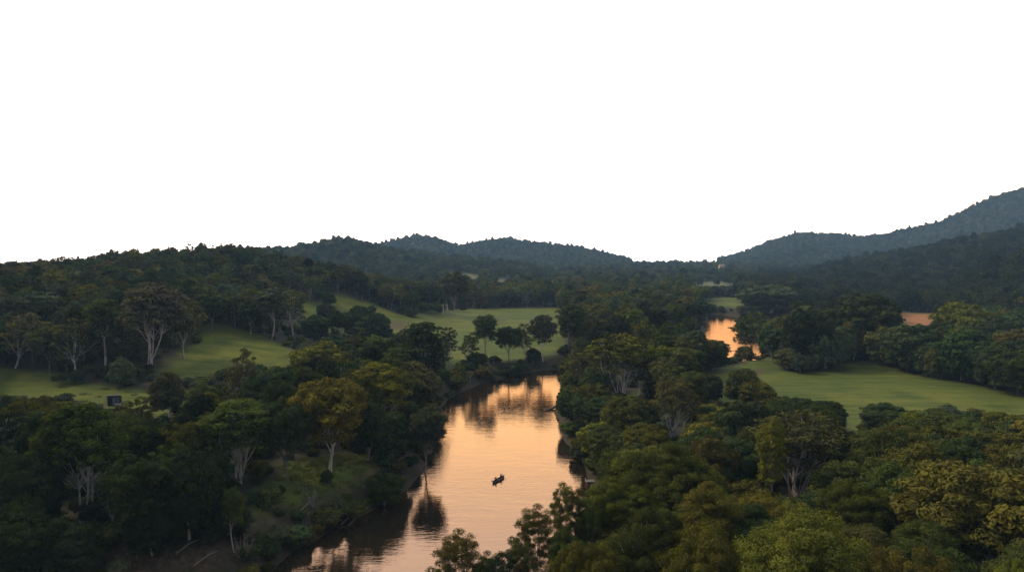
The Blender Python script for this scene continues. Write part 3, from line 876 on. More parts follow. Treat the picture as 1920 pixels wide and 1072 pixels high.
def wood_kind(x, y, r):
    """kind, colour, height, width by where a tree stands"""
    d = math.hypot(x, y)
    px = 960 + F_PX * x / y
    u = r.random()
    n = float(vnoise(x, y, 38, 41))
    if d > 700:
        k = 'gum' if u < 0.45 else ('round' if u < 0.8 else 'tall')
        q = 0.5 + float(vnoise(x, y, 150, 77))
        c = ['dark green', 'deep green', 'green', 'grey-green', 'brown-green'][r.choice(5, p=[0.35, 0.35, 0.08, 0.12, 0.10] if q < 0.5 else [0.45, 0.05, 0.18, 0.17, 0.15])]
        return k, c, (r.uniform(9, 15) + (r.uniform(2, 7) if r.random() < 0.15 else 0)) * (1.2 if d > 1600 else 1), r.uniform(8, 13)
    if px < 620 and d > 225:     # wooded hill on the left
        k = 'gum' if u < 0.25 else ('tall' if u < 0.45 else ('stems' if u < 0.65 else ('sparse' if u < 0.93 else 'round')))
        c = ['dark green', 'brown-green', 'grey-green', 'green', 'olive'][r.choice(5, p=[0.30, 0.22, 0.28, 0.12, 0.08])]
        return k, c, r.uniform(12, 18), r.uniform(8, 12)
    if d > 300 and px > 1500:
        k = 'round' if u < 0.55 else 'gum'
        c = ['dark green', 'green', 'olive', 'grey-green'][r.choice(4, p=[0.6, 0.2, 0.05, 0.15])]
        return k, c, r.uniform(11, 16), r.uniform(9, 13)
    if d > 240:                  # middle woods
        k = 'gum' if u < 0.35 else ('tall' if u < 0.5 else ('stems' if u < 0.62 else ('round' if u < 0.75 else 'sparse')))
        c = ['dark green', 'green', 'brown-green', 'grey-green', 'olive', 'russet'][r.choice(6, p=[0.36, 0.18, 0.17, 0.14, 0.1, 0.05])]
        return k, c, r.uniform(13, 19), r.uniform(9, 13)
    if x < 0:                    # near wood on the left bank
        k = 'gum' if u < 0.25 else ('tall' if u < 0.45 else ('stems' if u < 0.68 else ('round' if u < 0.76 else 'sparse')))
        c = ['dark green', 'green', 'olive', 'brown-green', 'deep green'][r.choice(5, p=[0.34, 0.24, 0.16, 0.08, 0.18])] if d > 150 else ['deep green', 'dark green', 'green'][r.choice(3, p=[0.4, 0.35, 0.25])]  # dimness of the near left corner put into darker leaf colours
        hh = r.uniform(11, 17)
        if d < 130: hh *= 0.75
        return k, c, hh, r.uniform(6, 9.5)
    k = 'gum' if u < 0.45 else ('round' if u < 0.6 else ('broom' if u < 0.72 else ('stems' if u < 0.85 else 'sparse')))
    c = ['olive', 'green', 'dark green', 'brown-green', 'yellow-green'][r.choice(5, p=[0.30, 0.33, 0.21, 0.08, 0.08])]
    return k, c, r.uniform(11, 16), r.uniform(9, 13)

# ground, water and trunks that the photo leaves in plain sight: a fill tree in front of them is a lower one, or none
CLEAR_PX = [
    [(478, 962), (500, 905), (545, 868), (590, 800), (600, 770), (645, 770), (655, 840), (705, 856), (712, 872), (650, 925), (575, 958), (505, 968)],
    [(200, 1072), (215, 1035), (270, 1010), (330, 1030), (420, 1018), (432, 1040), (432, 1072)],
    [(398, 601), (480, 626), (562, 660), (540, 690), (500, 692), (435, 652), (415, 702), (345, 728), (300, 728), (262, 690), (262, 625), (310, 625), (310, 670), (345, 668), (372, 636)],
    [(-60, 692), (40, 695), (110, 708), (190, 724), (290, 740), (300, 722), (335, 715), (335, 700), (350, 700), (345, 735), (325, 790), (300, 790), (240, 768), (180, 765), (120, 745), (40, 742), (-60, 742)],
    [(596, 549), (650, 555), (700, 568), (745, 588), (800, 584), (860, 580), (960, 577), (1050, 577), (1055, 640), (1045, 664), (900, 682), (838, 690), (828, 640), (760, 610), (720, 640), (640, 625), (610, 590)],
    [(545, 548), (600, 575), (640, 600), (660, 625), (610, 628), (570, 640), (535, 640), (540, 600)],
    [(845, 510), (900, 518), (890, 523), (845, 518)], [(930, 523), (970, 530), (955, 532), (930, 527)], [(1300, 531), (1374, 529), (1374, 536), (1305, 537)], [(1330, 560), (1390, 557), (1390, 574), (1330, 570)],
    [(1676, 584), (1755, 588), (1755, 610), (1680, 610)],
    [(1305, 707), (1345, 695), (1450, 670), (1480, 696), (1540, 692), (1650, 690), (1700, 702), (1800, 718), (1920, 738), (2100, 770), (2100, 790), (1900, 770),
     (1800, 770), (1700, 770), (1640, 800), (1625, 818), (1590, 818), (1580, 750), (1470, 744), (1400, 748), (1345, 760), (1315, 730)],
    # the two stretches of water
    [(545, 1072), (600, 1012), (640, 990), (700, 962), (735, 946), (765, 925), (795, 893), (822, 850), (828, 764), (847, 750), (880, 732), (920, 717), (960, 707), (1010, 699), (1050, 695),
     (1042, 742), (1040, 770), (1046, 800), (1062, 832), (1086, 858), (1100, 885), (1102, 905), (1090, 925), (1060, 905), (1035, 960), (985, 950), (950, 1030), (850, 1000), (800, 1040), (790, 1072)],
    [(1329, 592), (1388, 602), (1385, 640), (1370, 690), (1345, 692), (1340, 640)], [(1278, 684), (1296, 684), (1292, 694), (1278, 692)],
    # pale trunks and the shed
    [(425, 820), (490, 820), (470, 905), (440, 905)], [(132, 868), (190, 868), (180, 974), (145, 974)], [(187, 628), (207, 628), (207, 684), (190, 684)],
    [(1110, 670), (1225, 670), (1200, 742), (1150, 742)], [(1228, 750), (1305, 750), (1285, 830), (1250, 830)], [(1440, 850), (1560, 850), (1530, 925), (1470, 925)],
    [(770, 690), (815, 690), (795, 750), (770, 750)], [(190, 728), (245, 728), (245, 766), (190, 766)], [(770, 830), (800, 830), (795, 882), (770, 882)],
    [(545, 575), (560, 575), (560, 628), (545, 628)], [(820, 565), (862, 565), (862, 592), (820, 592)],
    [(425, 700), (455, 700), (450, 755), (432, 755)], [(1400, 800), (1408, 800), (1408, 850), (1400, 850)],
]
_CB = [(min(p[0] for p in P), max(p[0] for p in P), min(p[1] for p in P), max(p[1] for p in P)) for P in CLEAR_PX]
def fit_view(x, y, z, h, w):
    for k in (1.0, 0.85, 0.7, 0.55, 0.4):
        hz = np.array([0.25, 0.45, 0.62, 0.78, 0.9, 0.97]) * h * k
        wd = np.array([0.28, 0.42, 0.46, 0.42, 0.28, 0.12]) * w * (0.4 + 0.6 * k)
        qx, qy = [], []
        for sgn in (-1, -0.4, 0.4, 1):
            a, b, _ = project(x + sgn * wd, np.full(6, y), z + hz)
            qx.append(a); qy.append(b)
        qx, qy = np.concatenate(qx), np.concatenate(qy)
        ok = True
        for P, (x0, x1, y0, y1) in zip(CLEAR_PX, _CB):
            m = (qx > x0) & (qx < x1) & (qy > y0) & (qy < y1)
            if m.any() and (sdist(qx[m], qy[m], P) < -1.0).any():
                ok = False
                break
        if ok:
            return h * k, w * (0.4 + 0.6 * k)
    return 0.0, 0.0

rw = np.random.default_rng(5)
SINGLE_MAX = 296
cand = []
rest = {}
for bi, (x, y, z) in enumerate(FILL):
    for i in range(len(x)):
        k, c, h, w = wood_kind(float(x[i]), float(y[i]), rw)
        px, py, f = project(x[i], y[i], z[i] + h)
        # keep the shed, the clearing and the near water in sight: low growth in front of them
        s = float(sdist(np.array([x[i]]), np.array([y[i]]), RIVER)[0]) if bi < 2 else 99.0
        if bi < 2 and s < 9:
            h *= 0.55; w *= 0.75
        h, w = fit_view(float(x[i]), float(y[i]), float(z[i]), h, w)
        if h < 3.5:
            continue
        if k not in ('round', 'shrub', 'weep') and h / w < 0.72 * KINDS[k][0] / (2 * KINDS[k][1]):
            k = 'round'
        px, py, f = project(x[i], y[i], z[i] + h)
        cand.append((float(f) / (h * w) ** 0.5, float(x[i]), float(y[i]), float(z[i]), k, c, h, w, bi, float(px), float(py)))
cand.sort()
n_single = SINGLE_MAX - sum(1 for t in TREES if t['kind'] != 'shrub')
FOREST = []
for c in cand:
    _, x, y, z, k, col, h, w, bi, px, py = c
    if n_single > 0 and -20 < px < 1940 and py < 1066:
        TREES.append(dict(x=x, y=y, h=h, w=w, kind=k, colour=col, bark=['grey', 'dark', 'pale'][rw.choice(3, p=[0.25, 0.1, 0.65])], tilt=0, toward=0, label=None, dist=math.hypot(x, y), hand=False))
        n_single -= 1
    else:
        FOREST.append((x, y, z, k, col, h, w))

# ------------------------------------------------------------------ single trees
ORD = ('first second third fourth fifth sixth seventh eighth ninth tenth eleventh twelfth thirteenth fourteenth fifteenth sixteenth seventeenth eighteenth nineteenth twentieth '
       'twenty-first twenty-second twenty-third twenty-fourth twenty-fifth twenty-sixth twenty-seventh twenty-eighth twenty-ninth thirtieth').split()
LOOK = {'gum': 'domed gum tree', 'tall': 'tall gum tree', 'round': 'dense round tree', 'sparse': 'thin-leaved gum tree', 'broom': 'many-stemmed gum tree', 'stems': 'forked gum tree', 'layer': 'layered tree', 'weep': 'drooping tree', 'shrub': 'leafy shrub'}
NAME = {'gum': 'gum_tree', 'tall': 'tall_gum_tree', 'round': 'round_tree', 'sparse': 'thin_gum_tree', 'broom': 'many_stemmed_gum', 'stems': 'forked_gum', 'layer': 'layered_tree', 'weep': 'drooping_tree', 'shrub': 'shrub'}
def place_of(t):
    d, x = t['dist'], t['x']
    px = 960 + F_PX * x / t['y']
    if x < 0 and px < 640 and d > 225: return 'hill', 'on the left hillside'
    if px < 830 and d < 235: return 'leftwood', 'in the left bank wood'
    if px < 1060 and d > 235: return 'farbank', 'beyond the river bend'
    if px >= 830 and d < 175: return 'rightwood', 'in the right bank wood'
    if px > 1440: return 'fieldedge', 'beside the right-hand field'
    return 'midwood', 'in the middle wood'
def label_trees():
    rows = {}
    for t in TREES:
        key, t['where'] = place_of(t)
        t['key'] = key
        rows.setdefault(key, []).append(t)
    for key, ts in rows.items():
        free = sorted((t for t in ts if not t['label']), key=lambda t: t['dist'])
        per = 14
        nrow = max(1, math.ceil(len(free) / per))
        for k in range(nrow):
            part = sorted(free[k * per:(k + 1) * per], key=lambda t: t['x'] / t['y'])
            row = 'front row' if k == 0 else (ORD[k] + ' row')
            for i, t in enumerate(part):
                t['label'] = f"{t['colour']} {LOOK[t['kind']]} {t['where']}, {row}, {ORD[i]} from left"
GROUP = {'hill': 'trees on the left hillside', 'leftwood': 'trees of the left bank wood', 'farbank': 'trees beyond the river bend', 'rightwood': 'trees of the right bank wood',
         'fieldedge': 'trees around the right field', 'midwood': 'trees of the middle wood'}
label_trees()
for t in TREES:
    if len(t['label'].replace('-', ' ').split()) > 16: print('LONG', t['label'])

for t in TREES:
    kind = t['kind']
    lod = 'close' if t['dist'] < 100 else ('near' if t['dist'] < 190 else 'mid')
    P = protos(kind, lod, int(rng.integers(NVAR[kind])))
    x, y = t['x'], t['y']
    z = float(terrain(x, y))
    sx, sz = t['w'] / (2.05 * P['R']), t['h'] / P['H']
    col = jit(LEAF[t['colour']])
    if kind == 'shrub':
        o = link('shrub', P['crown'])
        root = o
    else:
        root = empty(NAME[kind], (x, y, z))
        tr = link('trunk', P['trunk'], root)
        tr.color = (*jit(BARKS[t['bark']], 0.08), 1)
        o = link('crown', P['crown'], root)
    o.color = (*col, 1)
    root.location = (x, y, z - 0.1)
    root.rotation_euler = (t['toward'], t['tilt'], 0) if (t['tilt'] or t['toward']) else (0, 0, float(rng.uniform(0, 6.28)))
    root.scale = (sx, sx, sz)
    root['label'] = t['label']
    root['category'] = 'shrub' if kind == 'shrub' else 'tree'
    root['group'] = GROUP[t['key']]

# ------------------------------------------------------------------ woods as masses
def instancer(name, coll_name, protolist, pts, rots, scales, cols, picks, **props):
    coll = bpy.data.collections.new(coll_name)
    for i, P in enumerate(protolist):
        # one joined mesh per kind: wood and leaves
        bmx = bmesh.new(); bmx.from_mesh(P['crown'])
        nf = len(bmx.faces)
        bmx.from_mesh(P['trunk'])
        bmx.faces.ensure_lookup_table()
        for f in bmx.faces[nf:]:
            f.material_index = 1
        me = bpy.data.meshes.new(f'{coll_name}_{i:02d}')
        bmx.to_mesh(me); bmx.free()
        me.materials.append(M_LEAF_I); me.materials.append(M_BARK_I)
        o = bpy.data.objects.new(f'{coll_name}_{i:02d}', me)
        coll.objects.link(o)
    me = bpy.data.meshes.new(name)
    pts = np.asarray(pts, np.float32)
    me.vertices.add(len(pts)); me.vertices.foreach_set('co', pts.ravel())
    for an, typ, arr in (('turn', 'FLOAT_VECTOR', rots), ('size', 'FLOAT_VECTOR', scales), ('leaf_colour', 'FLOAT_COLOR', cols)):
        a = me.attributes.new(an, typ, 'POINT')
        a.data.foreach_set('color' if typ == 'FLOAT_COLOR' else 'vector', np.asarray(arr, np.float32).ravel())
    a = me.attributes.new('pick', 'INT', 'POINT'); a.data.foreach_set('value', np.asarray(picks, np.int32))
    me.update()
    o = link(name, me, None, **props)
    ng = bpy.data.node_groups.new(name + '_growth', 'GeometryNodeTree')
    ng.interface.new_socket('Geometry', in_out='INPUT', socket_type='NodeSocketGeometry')
    ng.interface.new_socket('Geometry', in_out='OUTPUT', socket_type='NodeSocketGeometry')
    gi, go_ = ng.nodes.new('NodeGroupInput'), ng.nodes.new('NodeGroupOutput')
    ci = ng.nodes.new('GeometryNodeCollectionInfo'); ci.inputs['Collection'].default_value = coll
    ci.inputs['Separate Children'].default_value = True; ci.inputs['Reset Children'].default_value = True
    io = ng.nodes.new('GeometryNodeInstanceOnPoints'); io.inputs['Pick Instance'].default_value = True
    def na(nm, dt):
        n = ng.nodes.new('GeometryNodeInputNamedAttribute'); n.data_type = dt; n.inputs['Name'].default_value = nm
        return n.outputs[0]
    ng.links.new(gi.outputs[0], io.inputs['Points'])
    ng.links.new(ci.outputs[0], io.inputs['Instance'])
    ng.links.new(na('pick', 'INT'), io.inputs['Instance Index'])
    e2r = ng.nodes.new('FunctionNodeEulerToRotation')
    ng.links.new(na('turn', 'FLOAT_VECTOR'), e2r.inputs[0])
    ng.links.new(e2r.outputs[0], io.inputs['Rotation'])
    ng.links.new(na('size', 'FLOAT_VECTOR'), io.inputs['Scale'])
    ng.links.new(io.outputs[0], go_.inputs[0])
    md = o.modifiers.new('growth', 'NODES'); md.node_group = ng
    return o

def forest(name, trees, lod, label):
    plist, pid = [], {}
    pts, rots, sc, cols, pk = [], [], [], [], []
    r = np.random.default_rng(len(trees))
    for (x, y, z, k, col, h, w) in trees:
        v = int(r.integers(NVAR[k]))
        key = (k, v)
        if key not in pid:
            pid[key] = len(plist); plist.append(protos(k, lod, v, True))
        P = plist[pid[key]]
        pts.append((x, y, z - 0.2)); rots.append((0, 0, r.uniform(0, 6.28)))
        s = w / (2.05 * P['R'])
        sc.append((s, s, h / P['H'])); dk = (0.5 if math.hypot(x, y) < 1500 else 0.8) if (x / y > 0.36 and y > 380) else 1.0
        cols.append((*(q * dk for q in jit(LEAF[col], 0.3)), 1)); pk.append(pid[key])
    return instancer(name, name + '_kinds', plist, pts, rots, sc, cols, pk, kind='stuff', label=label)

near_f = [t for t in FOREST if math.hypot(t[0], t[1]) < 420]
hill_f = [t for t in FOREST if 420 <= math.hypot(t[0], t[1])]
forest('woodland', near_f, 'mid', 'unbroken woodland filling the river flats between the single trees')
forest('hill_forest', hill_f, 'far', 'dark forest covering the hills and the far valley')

# low growth under the trees and along both banks
def undergrowth():
    r = np.random.default_rng(77)
    pts, rots, sc, cols, pk = [], [], [], [], []
    for (r0, r1, step) in ((48, 200, 3.4), (200, 340, 4.6), (340, 560, 8.0)):
        x, y, z = scatter(r0, r1, step, int(r0), 0.2)
        px, py, f = project(x, y, z)
        m = (py < 1120)
        x, y, z = x[m], y[m], z[m]
        s = sdist(x, y, RIVER)
        keep = (s < 14) | (r.random(len(x)) < 0.45)
        for a, b, c, ss in zip(x[keep], y[keep], z[keep], s[keep]):
            k = r.uniform(0.35, 0.95) * (0.8 if ss < 6 else 1)
            pts.append((a, b, c - 0.15)); rots.append((0, 0, r.uniform(0, 6.28))); sc.append((k * 1.15, k * 1.15, k * r.uniform(0.7, 1.1)))
            cols.append((*jit(LEAF[['dark green', 'green', 'olive', 'brown-green', 'grey-green'][r.choice(5, p=[.4, .25, .12, .15, .08])]], 0.2), 1)); pk.append(int(r.integers(3)))
    # low scrub dotted over the rough left pasture
    gx = r.uniform(-190, -20, 1500); gy = r.uniform(150, 330, 1500)
    g, so_, o_ = zones(gx, gy)
    m = (g > 0.6) & (so_ < 0.4) & (vnoise(gx, gy, 22, 91) + 0.4 * vnoise(gx, gy, 7, 92) > 0.16) & (np.hypot(gx, gy) < 215)
    for a, b, c in zip(gx[m], gy[m], terrain(gx[m], gy[m])):
        k = r.uniform(0.10, 0.30) * r.uniform(0.6, 1.2)
        pts.append((a, b, c - 0.1)); rots.append((0, 0, r.uniform(0, 6.28))); sc.append((k * 1.5, k * 1.5, k * 0.8))
        cols.append((*jit(LEAF[['green', 'olive', 'brown-green', 'grey-green'][r.choice(4)]], 0.2), 1)); pk.append(int(r.integers(3)))
    instancer('undergrowth', 'undergrowth_kinds', [protos('shrub', 'mid', v, True) for v in range(3)], pts, rots, sc, cols, pk, kind='stuff', label='low scrub under the trees and along the river banks')
undergrowth()

# long grass on the clearing and the slopes
def grass():
    r = np.random.default_rng(9)
    plist = []
    for v in range(3):
        n = 70
        p = np.stack([r.normal(size=n) * 0.5, r.normal(size=n) * 0.5, np.zeros(n)], -1)
        t = norm(np.stack([r.normal(size=n) * 0.5, r.normal(size=n) * 0.5, np.ones(n)], -1)) * r.uniform(0.25, 0.6, n)[:, None]
        w = norm(np.cross(t, r.normal(size=(n, 3)))) * 0.04
        Q = np.stack([p - w, p + w, p + t + w * 0.3, p + t - w * 0.3], 1).reshape(-1, 3)
        cr = mesh_np(f'tuft_{v}', Q, np.arange(4 * n).reshape(-1, 4), M_LEAF_I, {'tint': ('FACE', 'FLOAT', np.clip(0.5 + r.normal(size=n) * 0.15, 0, 1))})
        em = mesh_np(f'tuft_base_{v}', [(0, 0, -.1), (.02, 0, -.1), (0, .02, -.1)], [(0, 1, 2)], M_BARK_I)
        plist.append(dict(crown=cr, trunk=em))
    pts, rots, sc, cols, pk = [], [], [], [], []
    for (r0, r1, step) in ((100, 180, 1.25), (180, 250, 4.0)):
        half = math.radians(40)
        gx, gy = np.meshgrid(np.arange(-r1 * 0.75, r1 * 0.75, step), np.arange(r0 * 0.7, r1, step))
        x = gx.ravel() + r.uniform(-.5, .5, gx.size) * step; y = gy.ravel() + r.uniform(-.5, .5, gx.size) * step
        d = np.hypot(x, y); m = (d >= r0) & (d < r1) & (np.abs(x / y) < 0.82)
        x, y = x[m], y[m]
        g, s, o = zones(x, y)
        m = (g > 0.3) & (s < 0.4) & (vnoise(x, y, 9, 61) + 0.5 * vnoise(x, y, 3, 62) > np.where(x > 20, 9.0, -0.12))
        x, y = x[m], y[m]; z, sd = terrain(x, y, True)
        for a, b, c, ss in zip(x, y, z, sd):
            if ss < 3: continue
            k = r.uniform(0.6, 1.3) * (1.15 if r0 >= 180 else 1.0)
            pts.append((a, b, c)); rots.append((0, 0, r.uniform(0, 6.28))); sc.append((k, k, k * (0.55 if a > 20 else 0.8)))
            cols.append((*jit((0.095, 0.115, 0.03) if r.random() < 0.75 else (0.15, 0.13, 0.05), 0.2), 1)); pk.append(int(r.integers(3)))
    instancer('long_grass', 'grass_kinds', plist, pts, rots, sc, cols, pk, kind='stuff', label='tufts of long grass on the clearing, slopes and pasture')
grass()

# ------------------------------------------------------------------ canoe with two people
M_HULL = simple_mat('canoe_hull', (0.022, 0.045, 0.075), 0.4, 0.15, 3)
M_WOODTRIM = simple_mat('canoe_trim', (0.10, 0.075, 0.05), 0.6)
M_SKIN = simple_mat('skin', (0.33, 0.20, 0.14), 0.6, 0.1)
M_HAIR = simple_mat('hair', (0.018, 0.014, 0.011), 0.7)
M_VEST_R, M_VEST_B = simple_mat('vest_dark_red', (0.075, 0.024, 0.020), 0.8), simple_mat('vest_dark_blue', (0.020, 0.032, 0.060), 0.8)
M_CLOTH = simple_mat('dark_cloth', (0.022, 0.024, 0.028), 0.9)
M_PADDLE = simple_mat('paddle_wood', (0.09, 0.06, 0.035), 0.5)

_cx, _cy = at_z([924.5, 944.5], [905.5, 894.5], 0.0)
CAN = Vector(((_cx[0] + _cx[1]) / 2, (_cy[0] + _cy[1]) / 2, 0.0))
CAN_A = math.atan2(_cy[1] - _cy[0], _cx[1] - _cx[0])

def canoe():
    root = empty('canoe', CAN, CAN_A, label='dark blue open canoe with two paddlers afloat on the orange river', category='canoe')
    L, n, m = 4.9, 25, 9
    V, Fc = [], []
    for sh, inset in ((0, 0.0), (1, 0.025)):
        for i in range(n):
            t = -1 + 2 * i / (n - 1)
            hw = max(0.44 * (1 - abs(t) ** 2.4) - inset, 0.012)
            gun = 0.33 + 0.20 * abs(t) ** 3
            bot = -0.12 + 0.10 * abs(t) ** 4 + inset
            for j in range(m):
                a = math.pi * j / (m - 1)
                V.append((t * (L / 2 - inset * 2), -hw * math.cos(a), gun - (gun - bot) * (max(math.sin(a), 0.0) ** 0.6)))
    for s in range(2):
        o = s * n * m
        for i in range(n - 1):
            for j in range(m - 1):
                q = (o + i * m + j, o + (i + 1) * m + j, o + (i + 1) * m + j + 1, o + i * m + j + 1)
                Fc.append(q if s == 0 else q[::-1])
    for i in range(n - 1):
        for j in (0, m - 1):
            Fc.append((i * m + j, (i + 1) * m + j, n * m + (i + 1) * m + j, n * m + i * m + j))
    link('hull', mesh_np('hull', V, Fc, M_HULL, None, True), root)
    for sgn in (-1, 1):
        V, Fc = [], []
        tube(V, Fc, [((-1 + 2 * i / 24) * L / 2, sgn * max(0.45 * (1 - abs(-1 + 2 * i / 24) ** 2.4), 0.012), 0.345 + 0.20 * abs(-1 + 2 * i / 24) ** 3) for i in range(25)], [0.022] * 25, 6)
        link('gunwale', mesh_np('gunwale', V, Fc, M_WOODTRIM, None, True), root)
    for x, hw in ((-1.15, 0.36), (0.95, 0.38)):
        bm = bmesh.new(); bm_box(bm, (x, 0, 0.20), (0.24, 2 * hw - 0.04, 0.03)); bm_obj('seat', bm, M_WOODTRIM, root, 0.006)
    for x, hw in ((-0.1, 0.43),):
        bm = bmesh.new(); bm_box(bm, (x, 0, 0.325), (0.06, 2 * hw - 0.02, 0.03)); bm_obj('thwart', bm, M_WOODTRIM, root, 0.006)
canoe()

def skinned(name, verts, edges, radii, mat, parent, root_i=0, sub=1):
    me = bpy.data.meshes.new(name)
    me.from_pydata(verts, edges, [])
    o = link(name, me, parent)
    o.modifiers.new('flesh', 'SKIN')
    if not me.skin_vertices:
        bmx = bmesh.new(); bmx.from_mesh(me); bmx.verts.layers.skin.verify(); bmx.to_mesh(me); bmx.free()
    for i, r in enumerate(radii):
        sv = me.skin_vertices[0].data[i]
        sv.radius = (r, r) if not isinstance(r, tuple) else r
        sv.use_root = (i == root_i)
    s = o.modifiers.new('soft', 'SUBSURF'); s.levels = sub; s.render_levels = sub
    me.materials.append(mat)
    return o

def paddler(x0, side, vest, label, hat):
    M = Matrix.Translation(CAN) @ Matrix.Rotation(CAN_A, 4, 'Z')
    base = M @ Vector((x0, 0, 0.215))
    root = empty('person', base, CAN_A, label=label, category='person', group='paddlers in the canoe')
    root.scale = (1.1, 1.1, 1.1)
    # joints, x forward, y left, z up from the seat
    s = side
    J = {'pelvis': (0, 0, .11), 'belly': (.03, 0, .28), 'chest': (.07, 0, .46), 'neck': (.09, 0, .60), 'jaw': (.115, 0, .67), 'head': (.11, 0, .76), 'crown': (.10, 0, .83), 'nose': (.205, 0, .735)}
    HN = {s: (.36, s * .50, .42), -s: (.42, s * .24, .66)}          # hands on the shaft
    V, E, R = [], [], []
    ix = {}
    def v(n, p, r):
        ix[n] = len(V); V.append(p); R.append(r)
    for n, r in (('pelvis', (.15, .12)), ('belly', (.13, .10)), ('chest', (.155, .11)), ('neck', .045), ('jaw', .062), ('head', (.085, .095)), ('crown', .06), ('nose', .014)):
        v(n, J[n], r)
    for a, b in (('pelvis', 'belly'), ('belly', 'chest'), ('chest', 'neck'), ('neck', 'jaw'), ('jaw', 'head'), ('head', 'crown'), ('head', 'nose')):
        E.append((ix[a], ix[b]))
    for k in (1, -1):
        v(f'ear{k}', (.10, k * .098, .745), .013); E.append((ix['head'], ix[f'ear{k}']))
        v(f'sh{k}', (.08, k * .17, .54), .06); E.append((ix['chest'], ix[f'sh{k}']))
        h = HN[k]
        el = ((.08 + h[0]) / 2 - .04, (k * .17 + h[1]) / 2 + k * .10, (.54 + h[2]) / 2 - .13)
        v(f'el{k}', el, .042); E.append((ix[f'sh{k}'], ix[f'el{k}']))
        v(f'wr{k}', tuple(h[i] - .06 * (h[i] - el[i]) / .3 for i in range(3)), .027); E.append((ix[f'el{k}'], ix[f'wr{k}']))
        v(f'palm{k}', h, (.034, .02)); E.append((ix[f'wr{k}'], ix[f'palm{k}']))
        for q, ln in enumerate((.055, .07, .075, .07, .055)):
            off = (q - 2) * .018
            a = (h[0] + .03 + (0 if q else -.03), h[1] + off * .7, h[2] + off * .7 + .012)
            b = (a[0] + ln * .45, a[1], a[2] - ln * .6)
            v(f'f{k}{q}', a, .010); v(f'g{k}{q}', b, .008)
            E.append((ix[f'palm{k}'], ix[f'f{k}{q}'])); E.append((ix[f'f{k}{q}'], ix[f'g{k}{q}']))
        v(f'hip{k}', (.06, k * .10, .08), .085); E.append((ix['pelvis'], ix[f'hip{k}']))
        v(f'knee{k}', (.44, k * .15, .17), .058); E.append((ix[f'hip{k}'], ix[f'knee{k}']))
        v(f'ank{k}', (.62, k * .11, -.15), .036); E.append((ix[f'knee{k}'], ix[f'ank{k}']))
        v(f'toe{k}', (.75, k * .11, -.155), .028); E.append((ix[f'ank{k}'], ix[f'toe{k}']))
    skinned('body', V, E, R, M_SKIN, root)
    # clothing over the body
    g = 1.12
    names = ['pelvis', 'belly', 'chest', 'sh1', 'el1', 'sh-1', 'el-1']
    jj = {n: i for i, n in enumerate(names)}
    skinned('shirt', [V[ix[n]] for n in names], [(0, 1), (1, 2), (2, jj['sh1']), (jj['sh1'], jj['el1']), (2, jj['sh-1']), (jj['sh-1'], jj['el-1'])],
            [tuple(q * g for q in R[ix[n]]) if isinstance(R[ix[n]], tuple) else R[ix[n]] * g for n in names], M_CLOTH, root)
    names = ['pelvis', 'hip1', 'knee1', 'ank1', 'hip-1', 'knee-1', 'ank-1']
    skinned('trousers', [V[ix[n]] for n in names], [(0, 1), (1, 2), (2, 3), (0, 4), (4, 5), (5, 6)], [tuple(q * 1.1 for q in R[ix[n]]) if isinstance(R[ix[n]], tuple) else R[ix[n]] * 1.13 for n in names], M_CLOTH, root)
    skinned('life_vest', [(.02, 0, .2), (.05, 0, .36), (.085, 0, .53)], [(0, 1), (1, 2)], [(.18, .155), (.205, .18), (.19, .15)], vest, root)
    bm = bmesh.new()
    bmesh.ops.create_uvsphere(bm, u_segments=16, v_segments=10, radius=1.0)
    for q in bm.verts:
        q.co = Vector((.10 + q.co.x * .112, q.co.y * .105, .79 + max(q.co.z, -0.15) * .10))
        if hat and q.co.z < .80:
            d = Vector((q.co.x - .10, q.co.y)); d *= 1.75
            q.co.x, q.co.y = .10 + d.x, d.y
    bm_obj('hat' if hat else 'hair', bm, vest if hat else M_HAIR, root)
    # paddle held by both hands: its own thing
    a, b = Vector(HN[-s]), Vector(HN[s])
    u = (b - a).normalized()
    pr = empty('paddle', base, CAN_A, label=('wooden paddle dipped left of the canoe by the rear paddler' if s > 0 else 'wooden paddle reaching out to the right of the front paddler'), category='paddle', group='paddles of the canoe')
    pr.scale = (1.1, 1.1, 1.1)
    Vt, Ft = [], []
    tube(Vt, Ft, [a - u * .12, a, b, b + u * .55], [.02, .015, .015, .014], 8)
    link('shaft', mesh_np('shaft', Vt, Ft, M_PADDLE, None, True), pr)
    bm = bmesh.new()
    w = u.cross(Vector((1, 0, 0))).normalized()
    f = Vector((1, 0, 0)); f = (f - u * f.dot(u)).normalized()
    e = b + u * .53
    ring = [(0, .018), (.08, .07), (.22, .095), (.38, .09), (.46, .05)]
    loops = []
    for d, hw in ring:
        loops.append([bm.verts.new(e + u * d + f * (sx * hw) + w * (sz * .008)) for sx, sz in ((-1, -1), (1, -1), (1, 1), (-1, 1))])
    for p, q in zip(loops, loops[1:]):
        for k in range(4):
            bm.faces.new((p[k], p[(k + 1) % 4], q[(k + 1) % 4], q[k]))
    bm.faces.new(loops[0][::-1]); bm.faces.new(loops[-1])
    bm_obj('blade', bm, M_PADDLE, pr)
paddler(-1.15, 1, M_VEST_B, 'paddler in a dark blue vest sitting in the rear of the canoe', False)
paddler(0.95, -1, M_VEST_R, 'paddler in a dark hat sitting in the bow of the canoe', True)

